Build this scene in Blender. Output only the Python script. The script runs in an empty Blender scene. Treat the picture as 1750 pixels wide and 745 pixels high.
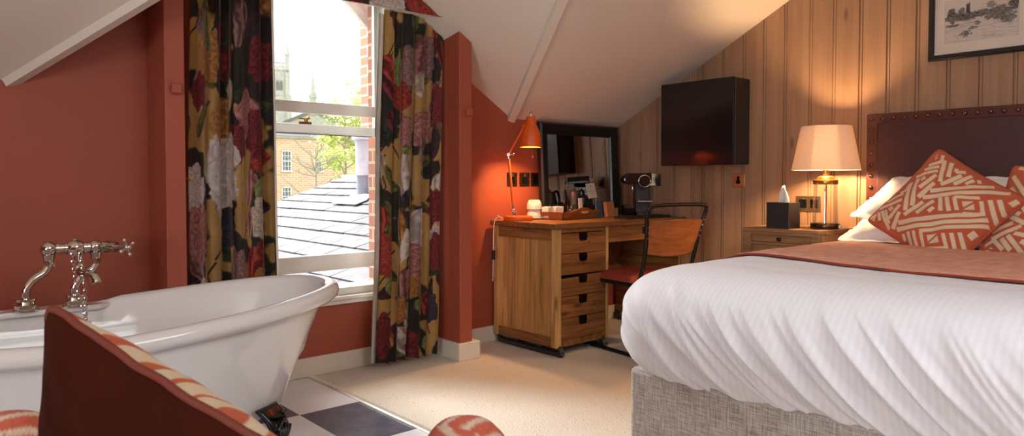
import bpy, bmesh, math, random
import numpy as np
from mathutils import Vector, Matrix, noise
R = math.radians
random.seed(7)
COL = bpy.context.scene.collection
SC = bpy.context.scene

# ------------------------------------------------------------------ camera geometry (image taken as 1750x745)
FPX = 1214.0; YAW = R(48.75); CAMZ = 1.02; PITCH = R(1.76)
CXP, CYP = 875.0, 309 + FPX * math.tan(PITCH)
FW = Vector((math.cos(YAW) * math.cos(PITCH), math.sin(YAW) * math.cos(PITCH), -math.sin(PITCH)))
RT = Vector((math.sin(YAW), -math.cos(YAW), 0)); UP = RT.cross(FW)
CAM = Vector((0, 0, CAMZ))
def ray(x, y): return FW + RT * ((x - CXP) / FPX) - UP * ((y - CYP) / FPX)
def at(x, y, k): return CAM + ray(x, y) * k           # a point k metres in front of the lens
def onX(x, y, X): r = ray(x, y); return CAM + r * (X / r.x)
def onY(x, y, Y): r = ray(x, y); return CAM + r * (Y / r.y)

# ------------------------------------------------------------------ colour / materials
def lin(v):
    v /= 255.0
    return v / 12.92 if v <= .04045 else ((v + .055) / 1.055) ** 2.4
def rgb(r, g, b): return (lin(r), lin(g), lin(b), 1)
class NT:
    def __init__(s, name):
        s.m = bpy.data.materials.new(name); s.m.use_nodes = True
        s.t = s.m.node_tree; s.t.nodes.clear()
        s.out = s.n('ShaderNodeOutputMaterial')
    def n(s, typ, **kw):
        nd = s.t.nodes.new(typ)
        for k, v in kw.items():
            if k.startswith('i_'):
                key = k[2:]
                key = int(key) if key.isdigit() else key.replace('_', ' ')
                nd.inputs[key].default_value = v
            else: setattr(nd, k, v)
        return nd
    def l(s, a, b): s.t.links.new(a, b)
    def coords(s, scale=(1, 1, 1), rot=(0, 0, 0), kind='Object'):
        tc = s.n('ShaderNodeTexCoord'); mp = s.n('ShaderNodeMapping')
        mp.inputs['Scale'].default_value = scale; mp.inputs['Rotation'].default_value = rot
        s.l(tc.outputs[kind], mp.inputs['Vector']); return mp.outputs['Vector']
    def ramp(s, fac, stops, interp='LINEAR'):
        r = s.n('ShaderNodeValToRGB'); r.color_ramp.interpolation = interp
        e = r.color_ramp.elements
        while len(e) < len(stops): e.new(.5)
        for k, (p, c) in enumerate(stops): e[k].position = p; e[k].color = c
        s.l(fac, r.inputs['Fac']); return r.outputs['Color']
    def math(s, op, a, b=None):
        m = s.n('ShaderNodeMath', operation=op)
        for k, v in enumerate((a, b)):
            if v is None: continue
            if isinstance(v, (int, float)): m.inputs[k].default_value = v
            else: s.l(v, m.inputs[k])
        return m.outputs[0]
    def mix(s, fac, a, b, typ='MIX'):
        m = s.n('ShaderNodeMix', data_type='RGBA', blend_type=typ)
        for key, v in ((0, fac), (6, a), (7, b)):
            if isinstance(v, (int, float, tuple)): m.inputs[key].default_value = v
            else: s.l(v, m.inputs[key])
        return m.outputs[2]
    def bsdf(s, color=None, rough=.6, metal=0, bump=None, bstr=.2, bdist=.01, spec=.5, sheen=0, coat=0):
        p = s.n('ShaderNodeBsdfPrincipled')
        p.inputs['Metallic'].default_value = metal
        p.inputs['Specular IOR Level'].default_value = spec
        p.inputs['Sheen Weight'].default_value = sheen
        p.inputs['Coat Weight'].default_value = coat
        if isinstance(rough, (int, float)): p.inputs['Roughness'].default_value = rough
        else: s.l(rough, p.inputs['Roughness'])
        if isinstance(color, tuple): p.inputs['Base Color'].default_value = color
        elif color is not None: s.l(color, p.inputs['Base Color'])
        if bump is not None:
            b = s.n('ShaderNodeBump'); b.inputs['Strength'].default_value = bstr; b.inputs['Distance'].default_value = bdist
            s.l(bump, b.inputs['Height']); s.l(b.outputs['Normal'], p.inputs['Normal'])
        s.l(p.outputs['BSDF'], s.out.inputs['Surface']); return p
def plain(name, c, rough=.5, metal=0, var=.12, scale=12, bstr=.08, spec=.5, coat=0, sheen=0, bscale=None):
    t = NT(name); v = t.coords()
    nz = t.n('ShaderNodeTexNoise', i_Scale=float(scale), i_Detail=4.0); t.l(v, nz.inputs['Vector'])
    a = tuple(x * (1 - var) for x in c[:3]) + (1,); b = tuple(min(1, x * (1 + var)) for x in c[:3]) + (1,)
    col = t.ramp(nz.outputs['Fac'], [(.3, a), (.7, b)])
    n2 = nz
    if bscale:
        n2 = t.n('ShaderNodeTexNoise', i_Scale=float(bscale), i_Detail=3.0); t.l(v, n2.inputs['Vector'])
    t.bsdf(col, rough, metal, n2.outputs['Fac'], bstr, .004, spec, sheen, coat)
    return t.m
def wood(name, cols, axis='Z', scale=1.0, rough=.55, board=None, board_axis='X', knots=True, spec=.35, seed=0.0, tones=(.72, 1.17)):
    """grain along axis; optional boards of width `board` across board_axis with a tone each"""
    t = NT(name); tc = t.n('ShaderNodeTexCoord')
    src = tc.outputs['Object']
    sep = t.n('ShaderNodeSeparateXYZ'); t.l(src, sep.inputs[0])
    bid = None
    if board:
        bid = t.math('FLOOR', t.math('DIVIDE', sep.outputs[board_axis], board))
    st = {'X': (1.2, 18, 18), 'Y': (18, 1.2, 18), 'Z': (18, 18, 1.2)}[axis]
    mp = t.n('ShaderNodeMapping'); mp.inputs['Scale'].default_value = tuple(q * scale for q in st)
    mp.inputs['Location'].default_value = (seed, seed * 1.7, seed * .6)
    if bid is not None:
        off = t.n('ShaderNodeVectorMath', operation='ADD'); cb = t.n('ShaderNodeCombineXYZ')
        for k in range(3): t.l(t.math('MULTIPLY', bid, 3.37), cb.inputs[k])
        t.l(src, off.inputs[0]); t.l(cb.outputs[0], off.inputs[1]); t.l(off.outputs[0], mp.inputs['Vector'])
    else: t.l(src, mp.inputs['Vector'])
    g = t.n('ShaderNodeTexNoise', i_Scale=1.6, i_Detail=8.0, i_Roughness=.62, i_Distortion=1.1); t.l(mp.outputs[0], g.inputs['Vector'])
    col = t.ramp(g.outputs['Fac'], [(.28, cols[0]), (.5, cols[1]), (.72, cols[2])])
    if knots:
        kk = {'X': (1.6, 5, 5), 'Y': (5, 1.6, 5), 'Z': (5, 5, 1.6)}[axis]
        mk = t.n('ShaderNodeMapping'); mk.inputs['Scale'].default_value = kk; t.l(src, mk.inputs['Vector'])
        vo = t.n('ShaderNodeTexVoronoi', i_Scale=1.35); t.l(mk.outputs[0], vo.inputs['Vector'])
        kf = t.ramp(vo.outputs['Distance'], [(.045, (1, 1, 1, 1)), (.12, (0, 0, 0, 1))])
        dk = tuple(x * .45 for x in cols[0][:3]) + (1,)
        col = t.mix(t.math('MULTIPLY', kf, .75), col, dk)
    if bid is not None:
        wn = t.n('ShaderNodeTexWhiteNoise', noise_dimensions='1D'); t.l(bid, wn.inputs['W'])
        tone = t.ramp(wn.outputs['Value'], [(0, (tones[0], tones[0] * .98, tones[0] * .96, 1)), (1, (tones[1], tones[1] * .98, tones[1] * .95, 1))])
        col = t.mix(1.0, col, tone, 'MULTIPLY')
    t.bsdf(col, rough, 0, g.outputs['Fac'], .12, .004, spec)
    return t.m
def vcol(name, rough=.8, weave=900, bstr=.12, spec=.2, sheen=.1):
    t = NT(name); a = t.n('ShaderNodeVertexColor', layer_name='Col')
    v = t.coords((weave, weave, weave))
    nz = t.n('ShaderNodeTexNoise', i_Scale=1.0, i_Detail=2.0); t.l(v, nz.inputs['Vector'])
    t.bsdf(a.outputs['Color'], rough, 0, nz.outputs['Fac'], bstr, .002, spec, sheen)
    return t.m
def glassy(name, tint=(1, 1, 1, 1), ior=1.45, rough=0.0, cap=.7):
    t = NT(name)
    tr = t.n('ShaderNodeBsdfTransparent'); tr.inputs['Color'].default_value = tint
    gl = t.n('ShaderNodeBsdfGlossy'); gl.inputs['Roughness'].default_value = rough
    fr = t.n('ShaderNodeFresnel', i_IOR=ior); mx = t.n('ShaderNodeMixShader')
    t.l(t.math('MINIMUM', fr.outputs[0], cap), mx.inputs[0]); t.l(tr.outputs[0], mx.inputs[1]); t.l(gl.outputs[0], mx.inputs[2])
    t.l(mx.outputs[0], t.out.inputs['Surface']); return t.m
def emit(name, c, s):
    t = NT(name); e = t.n('ShaderNodeEmission', i_Strength=float(s)); e.inputs['Color'].default_value = c
    t.l(e.outputs[0], t.out.inputs['Surface']); return t.m

MT = {}
MT['terracotta'] = plain('terracotta_paint', rgb(162, 80, 58), .55, var=.03, scale=3, bstr=.05, bscale=160)
MT['ceiling'] = plain('warm_white_ceiling_paint', rgb(229, 220, 207), .8, var=.02, scale=2, bstr=.04, bscale=120)
MT['white_paint'] = plain('white_gloss_paint', rgb(226, 224, 216), .3, var=.02, bstr=.03)
MT['cream_paint'] = plain('cream_eggshell_paint', rgb(222, 214, 200), .45, var=.02, bstr=.03)
MT['enamel'] = plain('white_bath_enamel', rgb(226, 222, 219), .06, var=.01, bstr=0, coat=.6)
MT['chrome'] = plain('polished_nickel', rgb(214, 206, 198), .07, 1, var=.03, bstr=0)
MT['black_metal'] = plain('black_painted_metal', rgb(26, 26, 28), .35, .3, bstr=.05)
MT['dark_steel'] = plain('dark_steel_tube', rgb(62, 62, 64), .4, .6, bstr=.05)
MT['black_cast'] = plain('black_cast_iron', rgb(16, 16, 17), .22, .3, bstr=.15, scale=30)
MT['black_gloss'] = plain('black_gloss', rgb(13, 12, 13), .12, 0, bstr=0)
MT['black_satin'] = plain('black_satin', rgb(30, 28, 29), .42, 0, bstr=.03)
MT['black_frame'] = plain('black_stained_frame', rgb(24, 22, 22), .32, 0, bstr=.1)
MT['brass'] = plain('aged_brass', rgb(176, 128, 66), .28, 1, var=.2, scale=20, bstr=.05)
MT['brass_plate'] = plain('antique_brass_plate', rgb(190, 160, 110), .38, 1, var=.15, bstr=.02)
MT['dark_plate'] = plain('bronze_plate', rgb(92, 76, 56), .25, .9, var=.2, bstr=.02)
MT['orange_enamel'] = plain('orange_lamp_enamel', rgb(224, 92, 26), .38, 0, var=.03, bstr=.02)
MT['porcelain'] = plain('white_porcelain', rgb(238, 230, 218), .2, var=.02, bstr=0)
MT['paper'] = plain('white_paper', rgb(236, 228, 218), .8, var=.02, bstr=.03)
MT['leather'] = plain('burgundy_leather', rgb(66, 31, 31), .42, var=.12, scale=25, bstr=.18, bscale=220)
MT['leather_band'] = plain('oxblood_leather_band', rgb(80, 36, 31), .34, var=.15, scale=40, bstr=.15, bscale=220)
MT['stud'] = plain('bronze_stud', rgb(112, 84, 66), .25, .9, bstr=0)
MT['red_pad'] = plain('rust_red_seat_pad', rgb(138, 50, 32), .75, bstr=.15, scale=60)
MT['velvet'] = plain('rust_brown_velvet', rgb(54, 18, 7), .9, var=.15, scale=7, bstr=.1, bscale=300, sheen=.03, spec=.05)
MT['brown_piping'] = plain('brown_piping_cord', rgb(104, 42, 26), .85, var=.08, bstr=.2, scale=200)
MT['strip'] = plain('pale_metal_strip', rgb(240, 232, 216), .3, .5, var=.05)
MT['piping'] = plain('rust_piping_cord', rgb(168, 76, 46), .85, var=.08, bstr=.2, scale=200)
MT['lining'] = plain('cream_curtain_lining', rgb(226, 218, 206), .85, bstr=.05)
MT['glass'] = glassy('window_glass', (1, 1, 1, 1), 1.35)
MT['lamp_glass'] = glassy('clear_lamp_glass', (.995, .995, .99, 1), 1.35, cap=.34)
MT['tumbler'] = glassy('tumbler_glass', (.9, .89, .87, 1), 1.5)
MT['mirror'] = plain('mirror_silver', (.82, .82, .82, 1), .015, 1, var=0, bstr=0)
MT['linen_white'] = plain('white_pillow_cotton', rgb(236, 232, 230), .85, var=.02, bstr=.08, bscale=60)
MT['tray_wood'] = wood('honey_tray_wood', (rgb(130, 78, 40), rgb(160, 98, 52), rgb(182, 118, 66)), 'X', 1.5, .45, knots=False)
MT['ply'] = wood('brown_plywood', (rgb(112, 62, 34), rgb(146, 86, 48), rgb(168, 104, 60)), 'X', 1.0, .4, knots=False)
pine_d = (rgb(140, 98, 54), rgb(192, 146, 88), rgb(218, 174, 118))
MT['desk_boards'] = wood('reclaimed_pine_boards', pine_d, 'Z', 1.0, .5, .082, 'Y', seed=3)
MT['desk_rail'] = wood('reclaimed_pine_rail', (rgb(92, 58, 32), rgb(134, 90, 50), rgb(164, 116, 70)), 'Y', 1.0, .5, seed=5)
MT['desk_post'] = wood('reclaimed_pine_post', (rgb(142, 102, 58), rgb(188, 144, 88), rgb(212, 168, 112)), 'Z', 1.0, .5, seed=8)
MT['desk_front'] = wood('reclaimed_pine_drawer', (rgb(92, 56, 30), rgb(136, 88, 48), rgb(162, 110, 64)), 'X', 1.0, .5, .043, 'Z', seed=11)
MT['desk_top'] = wood('reclaimed_pine_top', (rgb(104, 66, 36), rgb(142, 94, 52), rgb(172, 120, 70)), 'X', 1.0, .42, .11, 'Y', seed=14)
MT['bedside'] = wood('greyed_oak', (rgb(110, 78, 50), rgb(142, 104, 70), rgb(164, 124, 88)), 'Y', 1.1, .45, knots=False, seed=2)
MT['pine_wall'] = wood('pine_panelling', (rgb(144, 112, 86), rgb(156, 123, 96), rgb(167, 134, 106)), 'Z', .5, .5, .147, 'Y', seed=21, tones=(.88, 1.08))

def mat_duvet():
    t = NT('white_satin_stripe_cotton'); tc = t.n('ShaderNodeTexCoord'); sep = t.n('ShaderNodeSeparateXYZ')
    t.l(tc.outputs['Object'], sep.inputs[0])
    at_ = t.n('ShaderNodeAttribute', attribute_name='stripe')
    s = t.math('SINE', t.math('MULTIPLY', at_.outputs['Fac'], 2 * math.pi / .019))
    band = t.math('GREATER_THAN', s, 0.0)
    col = t.mix(band, rgb(221, 219, 223), rgb(225, 223, 227))
    rg = t.math('SUBTRACT', .78, t.math('MULTIPLY', band, .28))
    t.bsdf(col, rg, 0, s, .06, .001, .3, .05); return t.m
MT['duvet'] = mat_duvet()
def mat_linen(name, c1, c2, sc=260):
    t = NT(name)
    v1 = t.coords((sc, sc, sc * .06)); v2 = t.coords((sc * .05, sc * .05, sc))
    a = t.n('ShaderNodeTexNoise', i_Scale=1.0, i_Detail=2.0); t.l(v1, a.inputs['Vector'])
    b = t.n('ShaderNodeTexNoise', i_Scale=1.0, i_Detail=2.0); t.l(v2, b.inputs['Vector'])
    f = t.math('MULTIPLY', t.math('ADD', a.outputs['Fac'], b.outputs['Fac']), .5)
    col = t.ramp(f, [(.38, c1), (.62, c2)])
    t.bsdf(col, .9, 0, f, .4, .003, .15, .1); return t.m
MT['divan'] = mat_linen('oatmeal_linen_weave', rgb(142, 132, 124), rgb(204, 197, 190), 330)
MT['throw'] = mat_linen('terracotta_wool_throw', rgb(192, 124, 96), rgb(218, 156, 126), 420)
MT['shade'] = None
def mat_shade():
    t = NT('cream_linen_shade'); v = t.coords((500, 500, 60))
    nz = t.n('ShaderNodeTexNoise', i_Scale=1.0, i_Detail=2.0); t.l(v, nz.inputs['Vector'])
    col = t.ramp(nz.outputs['Fac'], [(.3, rgb(214, 196, 180)), (.7, rgb(230, 214, 200))])
    d = t.n('ShaderNodeBsdfDiffuse'); tl = t.n('ShaderNodeBsdfTranslucent'); mx = t.n('ShaderNodeMixShader', i_0=.42)
    t.l(col, d.inputs['Color']); t.l(col, tl.inputs['Color']); t.l(d.outputs[0], mx.inputs[1]); t.l(tl.outputs[0], mx.inputs[2])
    t.l(mx.outputs[0], t.out.inputs['Surface']); return t.m
MT['shade'] = mat_shade()
def mat_carpet():
    t = NT('beige_loop_carpet'); v = t.coords()
    vo = t.n('ShaderNodeTexVoronoi', i_Scale=170.0); t.l(v, vo.inputs['Vector'])
    nz = t.n('ShaderNodeTexNoise', i_Scale=220.0, i_Detail=3.0); t.l(v, nz.inputs['Vector'])
    col = t.ramp(nz.outputs['Fac'], [(.35, rgb(182, 170, 154)), (.5, rgb(212, 202, 187)), (.68, rgb(226, 217, 205))])
    sp = t.n('ShaderNodeTexNoise', i_Scale=60.0, i_Detail=1.0); t.l(v, sp.inputs['Vector'])
    col = t.mix(t.ramp(sp.outputs['Fac'], [(.68, (0, 0, 0, 1)), (.74, (.5, .5, .5, 1))]), col, rgb(120, 104, 88))
    t.bsdf(col, .95, 0, vo.outputs['Distance'], .5, .004, .1, .1); return t.m
MT['carpet'] = mat_carpet()
def mat_tiles():
    t = NT('black_and_white_floor_tiles'); tc = t.n('ShaderNodeTexCoord')
    sep = t.n('ShaderNodeSeparateXYZ'); t.l(tc.outputs['Object'], sep.inputs[0])
    S = .48
    u = t.math('FLOOR', t.math('DIVIDE', t.math('SUBTRACT', sep.outputs['X'], 1.328 - 10 * S), S))
    w = t.math('FLOOR', t.math('DIVIDE', t.math('SUBTRACT', t.math('MINIMUM', sep.outputs['Y'], 3.39), 2.44 - 20 * S), S))
    par = t.math('MODULO', t.math('ADD', u, w), 2.0)
    v = t.coords(); nz = t.n('ShaderNodeTexNoise', i_Scale=9.0, i_Detail=9.0, i_Roughness=.7); t.l(v, nz.inputs['Vector'])
    sp = t.n('ShaderNodeTexNoise', i_Scale=260.0, i_Detail=2.0); t.l(v, sp.inputs['Vector'])
    dark = t.ramp(nz.outputs['Fac'], [(.3, rgb(76, 78, 92)), (.7, rgb(104, 106, 120))])
    dark = t.mix(t.ramp(sp.outputs['Fac'], [(.62, (0, 0, 0, 1)), (.72, (.5, .5, .5, 1))]), dark, rgb(150, 150, 160))
    white = t.ramp(nz.outputs['Fac'], [(.3, rgb(222, 221, 224)), (.7, rgb(232, 231, 234))])
    col = t.mix(t.math('SUBTRACT', 1.0, par), white, dark)
    t.bsdf(col, .22, 0, nz.outputs['Fac'], .02, .002, .45); return t.m
MT['tiles'] = mat_tiles()
def mat_brick(name, c1, c2, mortar, scale=1.0, swap='XZ'):
    t = NT(name); tc = t.n('ShaderNodeTexCoord'); sep = t.n('ShaderNodeSeparateXYZ'); cb = t.n('ShaderNodeCombineXYZ')
    t.l(tc.outputs['Object'], sep.inputs[0]); t.l(sep.outputs[swap[0]], cb.inputs[0]); t.l(sep.outputs[swap[1]], cb.inputs[1])
    b = t.n('ShaderNodeTexBrick', i_Scale=1.0); t.l(cb.outputs[0], b.inputs['Vector'])
    b.inputs['Color1'].default_value = c1; b.inputs['Color2'].default_value = c2; b.inputs['Mortar'].default_value = mortar
    b.inputs['Brick Width'].default_value = .225 * scale; b.inputs['Row Height'].default_value = .075 * scale
    b.inputs['Mortar Size'].default_value = .008 * scale; b.inputs['Bias'].default_value = 0
    t.bsdf(b.outputs['Color'], .85, 0, b.outputs['Fac'], -.4, .006, .2); return t.m
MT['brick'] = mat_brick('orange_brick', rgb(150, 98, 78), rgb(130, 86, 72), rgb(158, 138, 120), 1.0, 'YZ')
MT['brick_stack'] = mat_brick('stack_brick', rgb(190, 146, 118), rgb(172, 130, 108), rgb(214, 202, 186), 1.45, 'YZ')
MT['brick_far'] = mat_brick('haze_paled_brick', rgb(222, 178, 150), rgb(206, 160, 134), rgb(226, 208, 188), 2.4, 'XZ')  # colour paled to stand in for overexposed haze over the distance
def mat_slate():
    t = NT('grey_slate'); v = t.coords((3, 9, 3))
    nz = t.n('ShaderNodeTexNoise', i_Scale=2.0, i_Detail=9.0, i_Roughness=.75); t.l(v, nz.inputs['Vector'])
    col = t.ramp(nz.outputs['Fac'], [(.3, rgb(58, 58, 63)), (.52, rgb(92, 92, 97)), (.7, rgb(130, 128, 128))])
    t.bsdf(col, .6, 0, nz.outputs['Fac'], .3, .01, .4); return t.m
MT['slate'] = mat_slate()
MT['stone'] = plain('pale_limestone', rgb(178, 174, 166), .9, var=.15, scale=2, bstr=.2)
MT['stone_dark'] = plain('dark_grey_stone', rgb(112, 110, 106), .9, var=.1, scale=2)  # darker grey stone for the hall coping and tower louvres
MT['lead'] = plain('grey_lead_sheet', rgb(140, 144, 160), .5, .1, bstr=.1)
MT['flue_white'] = plain('white_flue_enamel', rgb(196, 198, 208), .35, bstr=.02)
MT['far_pane'] = plain('distant_window_pane', rgb(94, 100, 108), .1, bstr=0)
MT['bark'] = plain('tree_bark', rgb(158, 146, 130), .9, bstr=.4)
MT['leaf_spring'] = plain('spring_leaf', rgb(198, 206, 116), .6, var=.25, scale=1.5)
MT['leaf_green'] = plain('fresh_green_leaf', rgb(186, 204, 130), .6, var=.25, scale=1.5)
MT['field'] = plain('grass_field', rgb(120, 140, 82), .9, var=.2, scale=.2)

# ------------------------------------------------------------------ mesh helpers
class MB:
    def __init__(s): s.b = bmesh.new()
    def box(s, c, d, rot=None):
        M = Matrix.Translation(c) @ (rot.to_4x4() if rot is not None else Matrix()) @ Matrix.Diagonal((d[0], d[1], d[2], 1))
        bmesh.ops.create_cube(s.b, size=1, matrix=M); return s
    def bb(s, x0, x1, y0, y1, z0, z1): return s.box(((x0 + x1) / 2, (y0 + y1) / 2, (z0 + z1) / 2), (x1 - x0, y1 - y0, z1 - z0))
    def cyl(s, p0, p1, r0, r1=None, n=20, caps=True):
        p0 = Vector(p0); p1 = Vector(p1); r1 = r0 if r1 is None else r1; d = p1 - p0
        M = Matrix.Translation((p0 + p1) / 2) @ d.to_track_quat('Z', 'Y').to_matrix().to_4x4()
        bmesh.ops.create_cone(s.b, cap_ends=caps, segments=n, radius1=r0, radius2=r1, depth=d.length, matrix=M); return s
    def ball(s, c, r, sc=(1, 1, 1), u=20, v=12):
        bmesh.ops.create_uvsphere(s.b, u_segments=u, v_segments=v, radius=r, matrix=Matrix.Translation(c) @ Matrix.Diagonal((*sc, 1))); return s
    def rings(s, rs, closed=True, caps=True):
        vs = [[s.b.verts.new(p) for p in r] for r in rs]
        n = len(vs[0])
        for a, b in zip(vs, vs[1:]):
            for i in range(n if closed else n - 1):
                j = (i + 1) % n
                try: s.b.faces.new((a[i], a[j], b[j], b[i]))
                except ValueError: pass
        if caps and closed:
            s.b.faces.new(vs[0][::-1]); s.b.faces.new(vs[-1])
        return s
    def lathe(s, prof, c=(0, 0, 0), n=32, M=None, caps=False):
        c = Vector(c); rs = []
        for r, z in prof:
            ring = [Vector((r * math.cos(2 * math.pi * i / n), r * math.sin(2 * math.pi * i / n), z)) for i in range(n)]
            rs.append([(M @ p if M is not None else p) + c for p in ring])
        return s.rings(rs, True, caps)
    def tube(s, pts, r, n=12, closed=False):
        P = [Vector(p) for p in pts]; N = len(P); rr = r if isinstance(r, (list, tuple)) else [r] * N
        T = []
        for i in range(N):
            a = P[(i - 1) % N] if closed or i > 0 else P[i]; b = P[(i + 1) % N] if closed or i < N - 1 else P[i]
            T.append((b - a).normalized())
        nrm = T[0].orthogonal().normalized(); rs = []
        for i in range(N):
            if i:
                q = T[i - 1].rotation_difference(T[i]); nrm = (q @ nrm); nrm = (nrm - T[i] * nrm.dot(T[i])).normalized()
            bn = T[i].cross(nrm)
            rs.append([P[i] + (nrm * math.cos(2 * math.pi * k / n) + bn * math.sin(2 * math.pi * k / n)) * rr[i] for k in range(n)])
        if closed: 
            rs.append(rs[0]); return s.rings(rs, True, False)
        return s.rings(rs, True, True)
    def prism(s, pts, off):
        """polygon pts extruded by vector off"""
        off = Vector(off); a = [s.b.verts.new(Vector(p)) for p in pts]; b = [s.b.verts.new(Vector(p) + off) for p in pts]
        n = len(a); s.b.faces.new(a[::-1]); s.b.faces.new(b)
        for i in range(n): s.b.faces.new((a[i], a[(i + 1) % n], b[(i + 1) % n], b[i]))
        return s
    def poly(s, pts): s.b.faces.new([s.b.verts.new(Vector(p)) for p in pts]); return s
    def build(s, name, mat, parent=None, smooth=35, bevel=0, world=True, segs=2):
        bmesh.ops.remove_doubles(s.b, verts=s.b.verts, dist=1e-6)
        bmesh.ops.recalc_face_normals(s.b, faces=s.b.faces)
        me = bpy.data.meshes.new(name)
        if parent is not None and world:
            bmesh.ops.transform(s.b, matrix=wmat(parent).inverted(), verts=s.b.verts)
        s.b.to_mesh(me); s.b.free()
        return finish(name, me, mat, parent, smooth, bevel, segs)
def wmat(o):
    m = o.matrix_basis.copy()
    while o.parent is not None: o = o.parent; m = o.matrix_basis @ m
    return m
def finish(name, me, mat, parent=None, smooth=35, bevel=0, segs=2):
    o = bpy.data.objects.new(name, me); COL.objects.link(o); me.materials.append(mat)
    if smooth:
        for p in me.polygons: p.use_smooth = True
        me.set_sharp_from_angle(angle=R(smooth))
    if parent is not None: o.parent = parent
    if bevel:
        m = o.modifiers.new('edge', 'BEVEL'); m.width = bevel; m.segments = segs; m.limit_method = 'ANGLE'; m.angle_limit = R(40)
    return o
def grid_mesh(name, P, mat, parent=None, cols=None, closed_u=False, smooth=180, world=True):
    """P: array (nu, nv, 3)"""
    nu, nv = P.shape[:2]; V = P.reshape(-1, 3)
    if parent is not None and world:
        mi = np.array(wmat(parent).inverted()); V = V @ mi[:3, :3].T + mi[:3, 3]
    I = np.arange(nu * nv).reshape(nu, nv)
    A = I if not closed_u else np.vstack([I, I[:1]])
    F = np.stack([A[:-1, :-1], A[1:, :-1], A[1:, 1:], A[:-1, 1:]], -1).reshape(-1, 4)
    me = bpy.data.meshes.new(name)
    me.vertices.add(len(V)); me.vertices.foreach_set('co', V.astype(np.float32).ravel())
    me.loops.add(F.size); me.loops.foreach_set('vertex_index', F.ravel().astype(np.int32))
    me.polygons.add(len(F)); me.polygons.foreach_set('loop_start', np.arange(0, F.size, 4, dtype=np.int32))
    me.update(calc_edges=True); me.validate()
    if cols is not None:
        a = me.color_attributes.new('Col', 'FLOAT_COLOR', 'POINT')
        c = np.ones((len(V), 4), np.float32); c[:, :3] = cols.reshape(-1, 3); a.data.foreach_set('color', c.ravel())
    return finish(name, me, mat, parent, smooth)
def thing(name, label, cat, loc=(0, 0, 0), rz=0, group=None):
    o = bpy.data.objects.new(name, None); COL.objects.link(o); o.location = loc; o.rotation_euler = (0, 0, rz)
    o.empty_display_size = .05
    return tag(o, label, cat, group)
def tag(o, label, cat, group=None):
    o['label'] = label; o['category'] = cat
    if group: o['group'] = group
    return o
def struct(o): o['kind'] = 'structure'; return o
def dup(root, loc=None, rz=None, label=None):
    r = root.copy(); COL.objects.link(r)
    if loc is not None: r.location = loc
    if rz is not None: r.rotation_euler = (0, 0, rz)
    if label: r['label'] = label
    for ch in list(root.children):
        c = ch.copy(); COL.objects.link(c); c.parent = r
        for g in ch.children:
            d = g.copy(); COL.objects.link(d); d.parent = c
    return r
def smoothpath(pts, n=8):
    P = [Vector(p) for p in pts]; out = []
    for i in range(len(P) - 1):
        p0 = P[max(0, i - 1)]; p1 = P[i]; p2 = P[i + 1]; p3 = P[min(len(P) - 1, i + 2)]
        for k in range(n):
            t = k / n
            out.append(.5 * ((2 * p1) + (p2 - p0) * t + (2 * p0 - 5 * p1 + 4 * p2 - p3) * t * t + (3 * p1 - p0 - 3 * p2 + p3) * t ** 3))
    out.append(P[-1]); return out
def label_part(o, t): o['label'] = t; return o
# ================================================================== ROOM SHELL
WY = 3.47; WX = 4.10; XL = -2.2; YB = -1.67; YR = .90     # north wall, east wall, west wall, south wall, ridge
SL = .516; Z0 = 1.421
def zmain(y): return Z0 + SL * (WY - y)
def plane3(a, b, c):
    a, b, c = map(np.array, (a, b, c)); n = np.cross(b - a, c - a); n = n / n[2]; return n, n @ a     # n.p = d
nM, dM = np.array([0, SL, 1.0]), Z0 + SL * WY
nR, dR = plane3((3.06, 3.48, 1.405), (2.53, 2.51, 1.917), (2.712, 3.47, 1.622))
nL, dL = plane3((.372, 3.478, 1.417), (.735, 2.934, 1.698), (.944, 3.47, 1.835))
nW, dW = np.array([0, 1.0, 0]), WY
def meet(*pl): return Vector(np.linalg.solve(np.array([p[0] for p in pl]), np.array([p[1] for p in pl])))
PM, PR, PL, PW = (nM, dM), (nR, dR), (nL, dL), (nW, dW)
FR_, FL_, RW_, AP_ = meet(PM, PR, PW), meet(PM, PL, PW), meet(PL, PR, PW), meet(PL, PR, PM)
def zR(x, y): return dR - nR[0] * x - nR[1] * y
def zL(x, y): return dL - nL[0] * x - nL[1] * y
UPV = Vector((0, 0, .06))
m = MB()
a, b = Vector((XL, WY, Z0)), Vector((WX + .02, WY, Z0))
c, d = Vector((WX + .02, YR, zmain(YR))), Vector((XL, YR, zmain(YR)))
m.prism([a, FL_, AP_, d], UPV); m.prism([AP_, FR_, b, c], UPV); m.prism([AP_, c, d], UPV)
m.prism([AP_, FR_, RW_], UPV); m.prism([AP_, RW_, FL_], UPV)
# rear slope with an unseen roof-window opening, added for fill light
SKY = [(.75, 1.95)]; SY0, SY1 = -1.05, .05
def zrear(y): return zmain(YR) - SL * (YR - y)
def rq(x0, x1, y0, y1): m.prism([(x0, y0, zrear(y0)), (x1, y0, zrear(y0)), (x1, y1, zrear(y1)), (x0, y1, zrear(y1))], UPV)
rq(XL, WX + .02, SY1, YR); rq(XL, WX + .02, YB, SY0)
xs = [XL, SKY[0][0], SKY[0][1], WX + .02]
for k in (0, 2): rq(xs[k], xs[k + 1], SY0, SY1)
struct(m.build('ceiling', MT['ceiling'], smooth=0))
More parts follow.
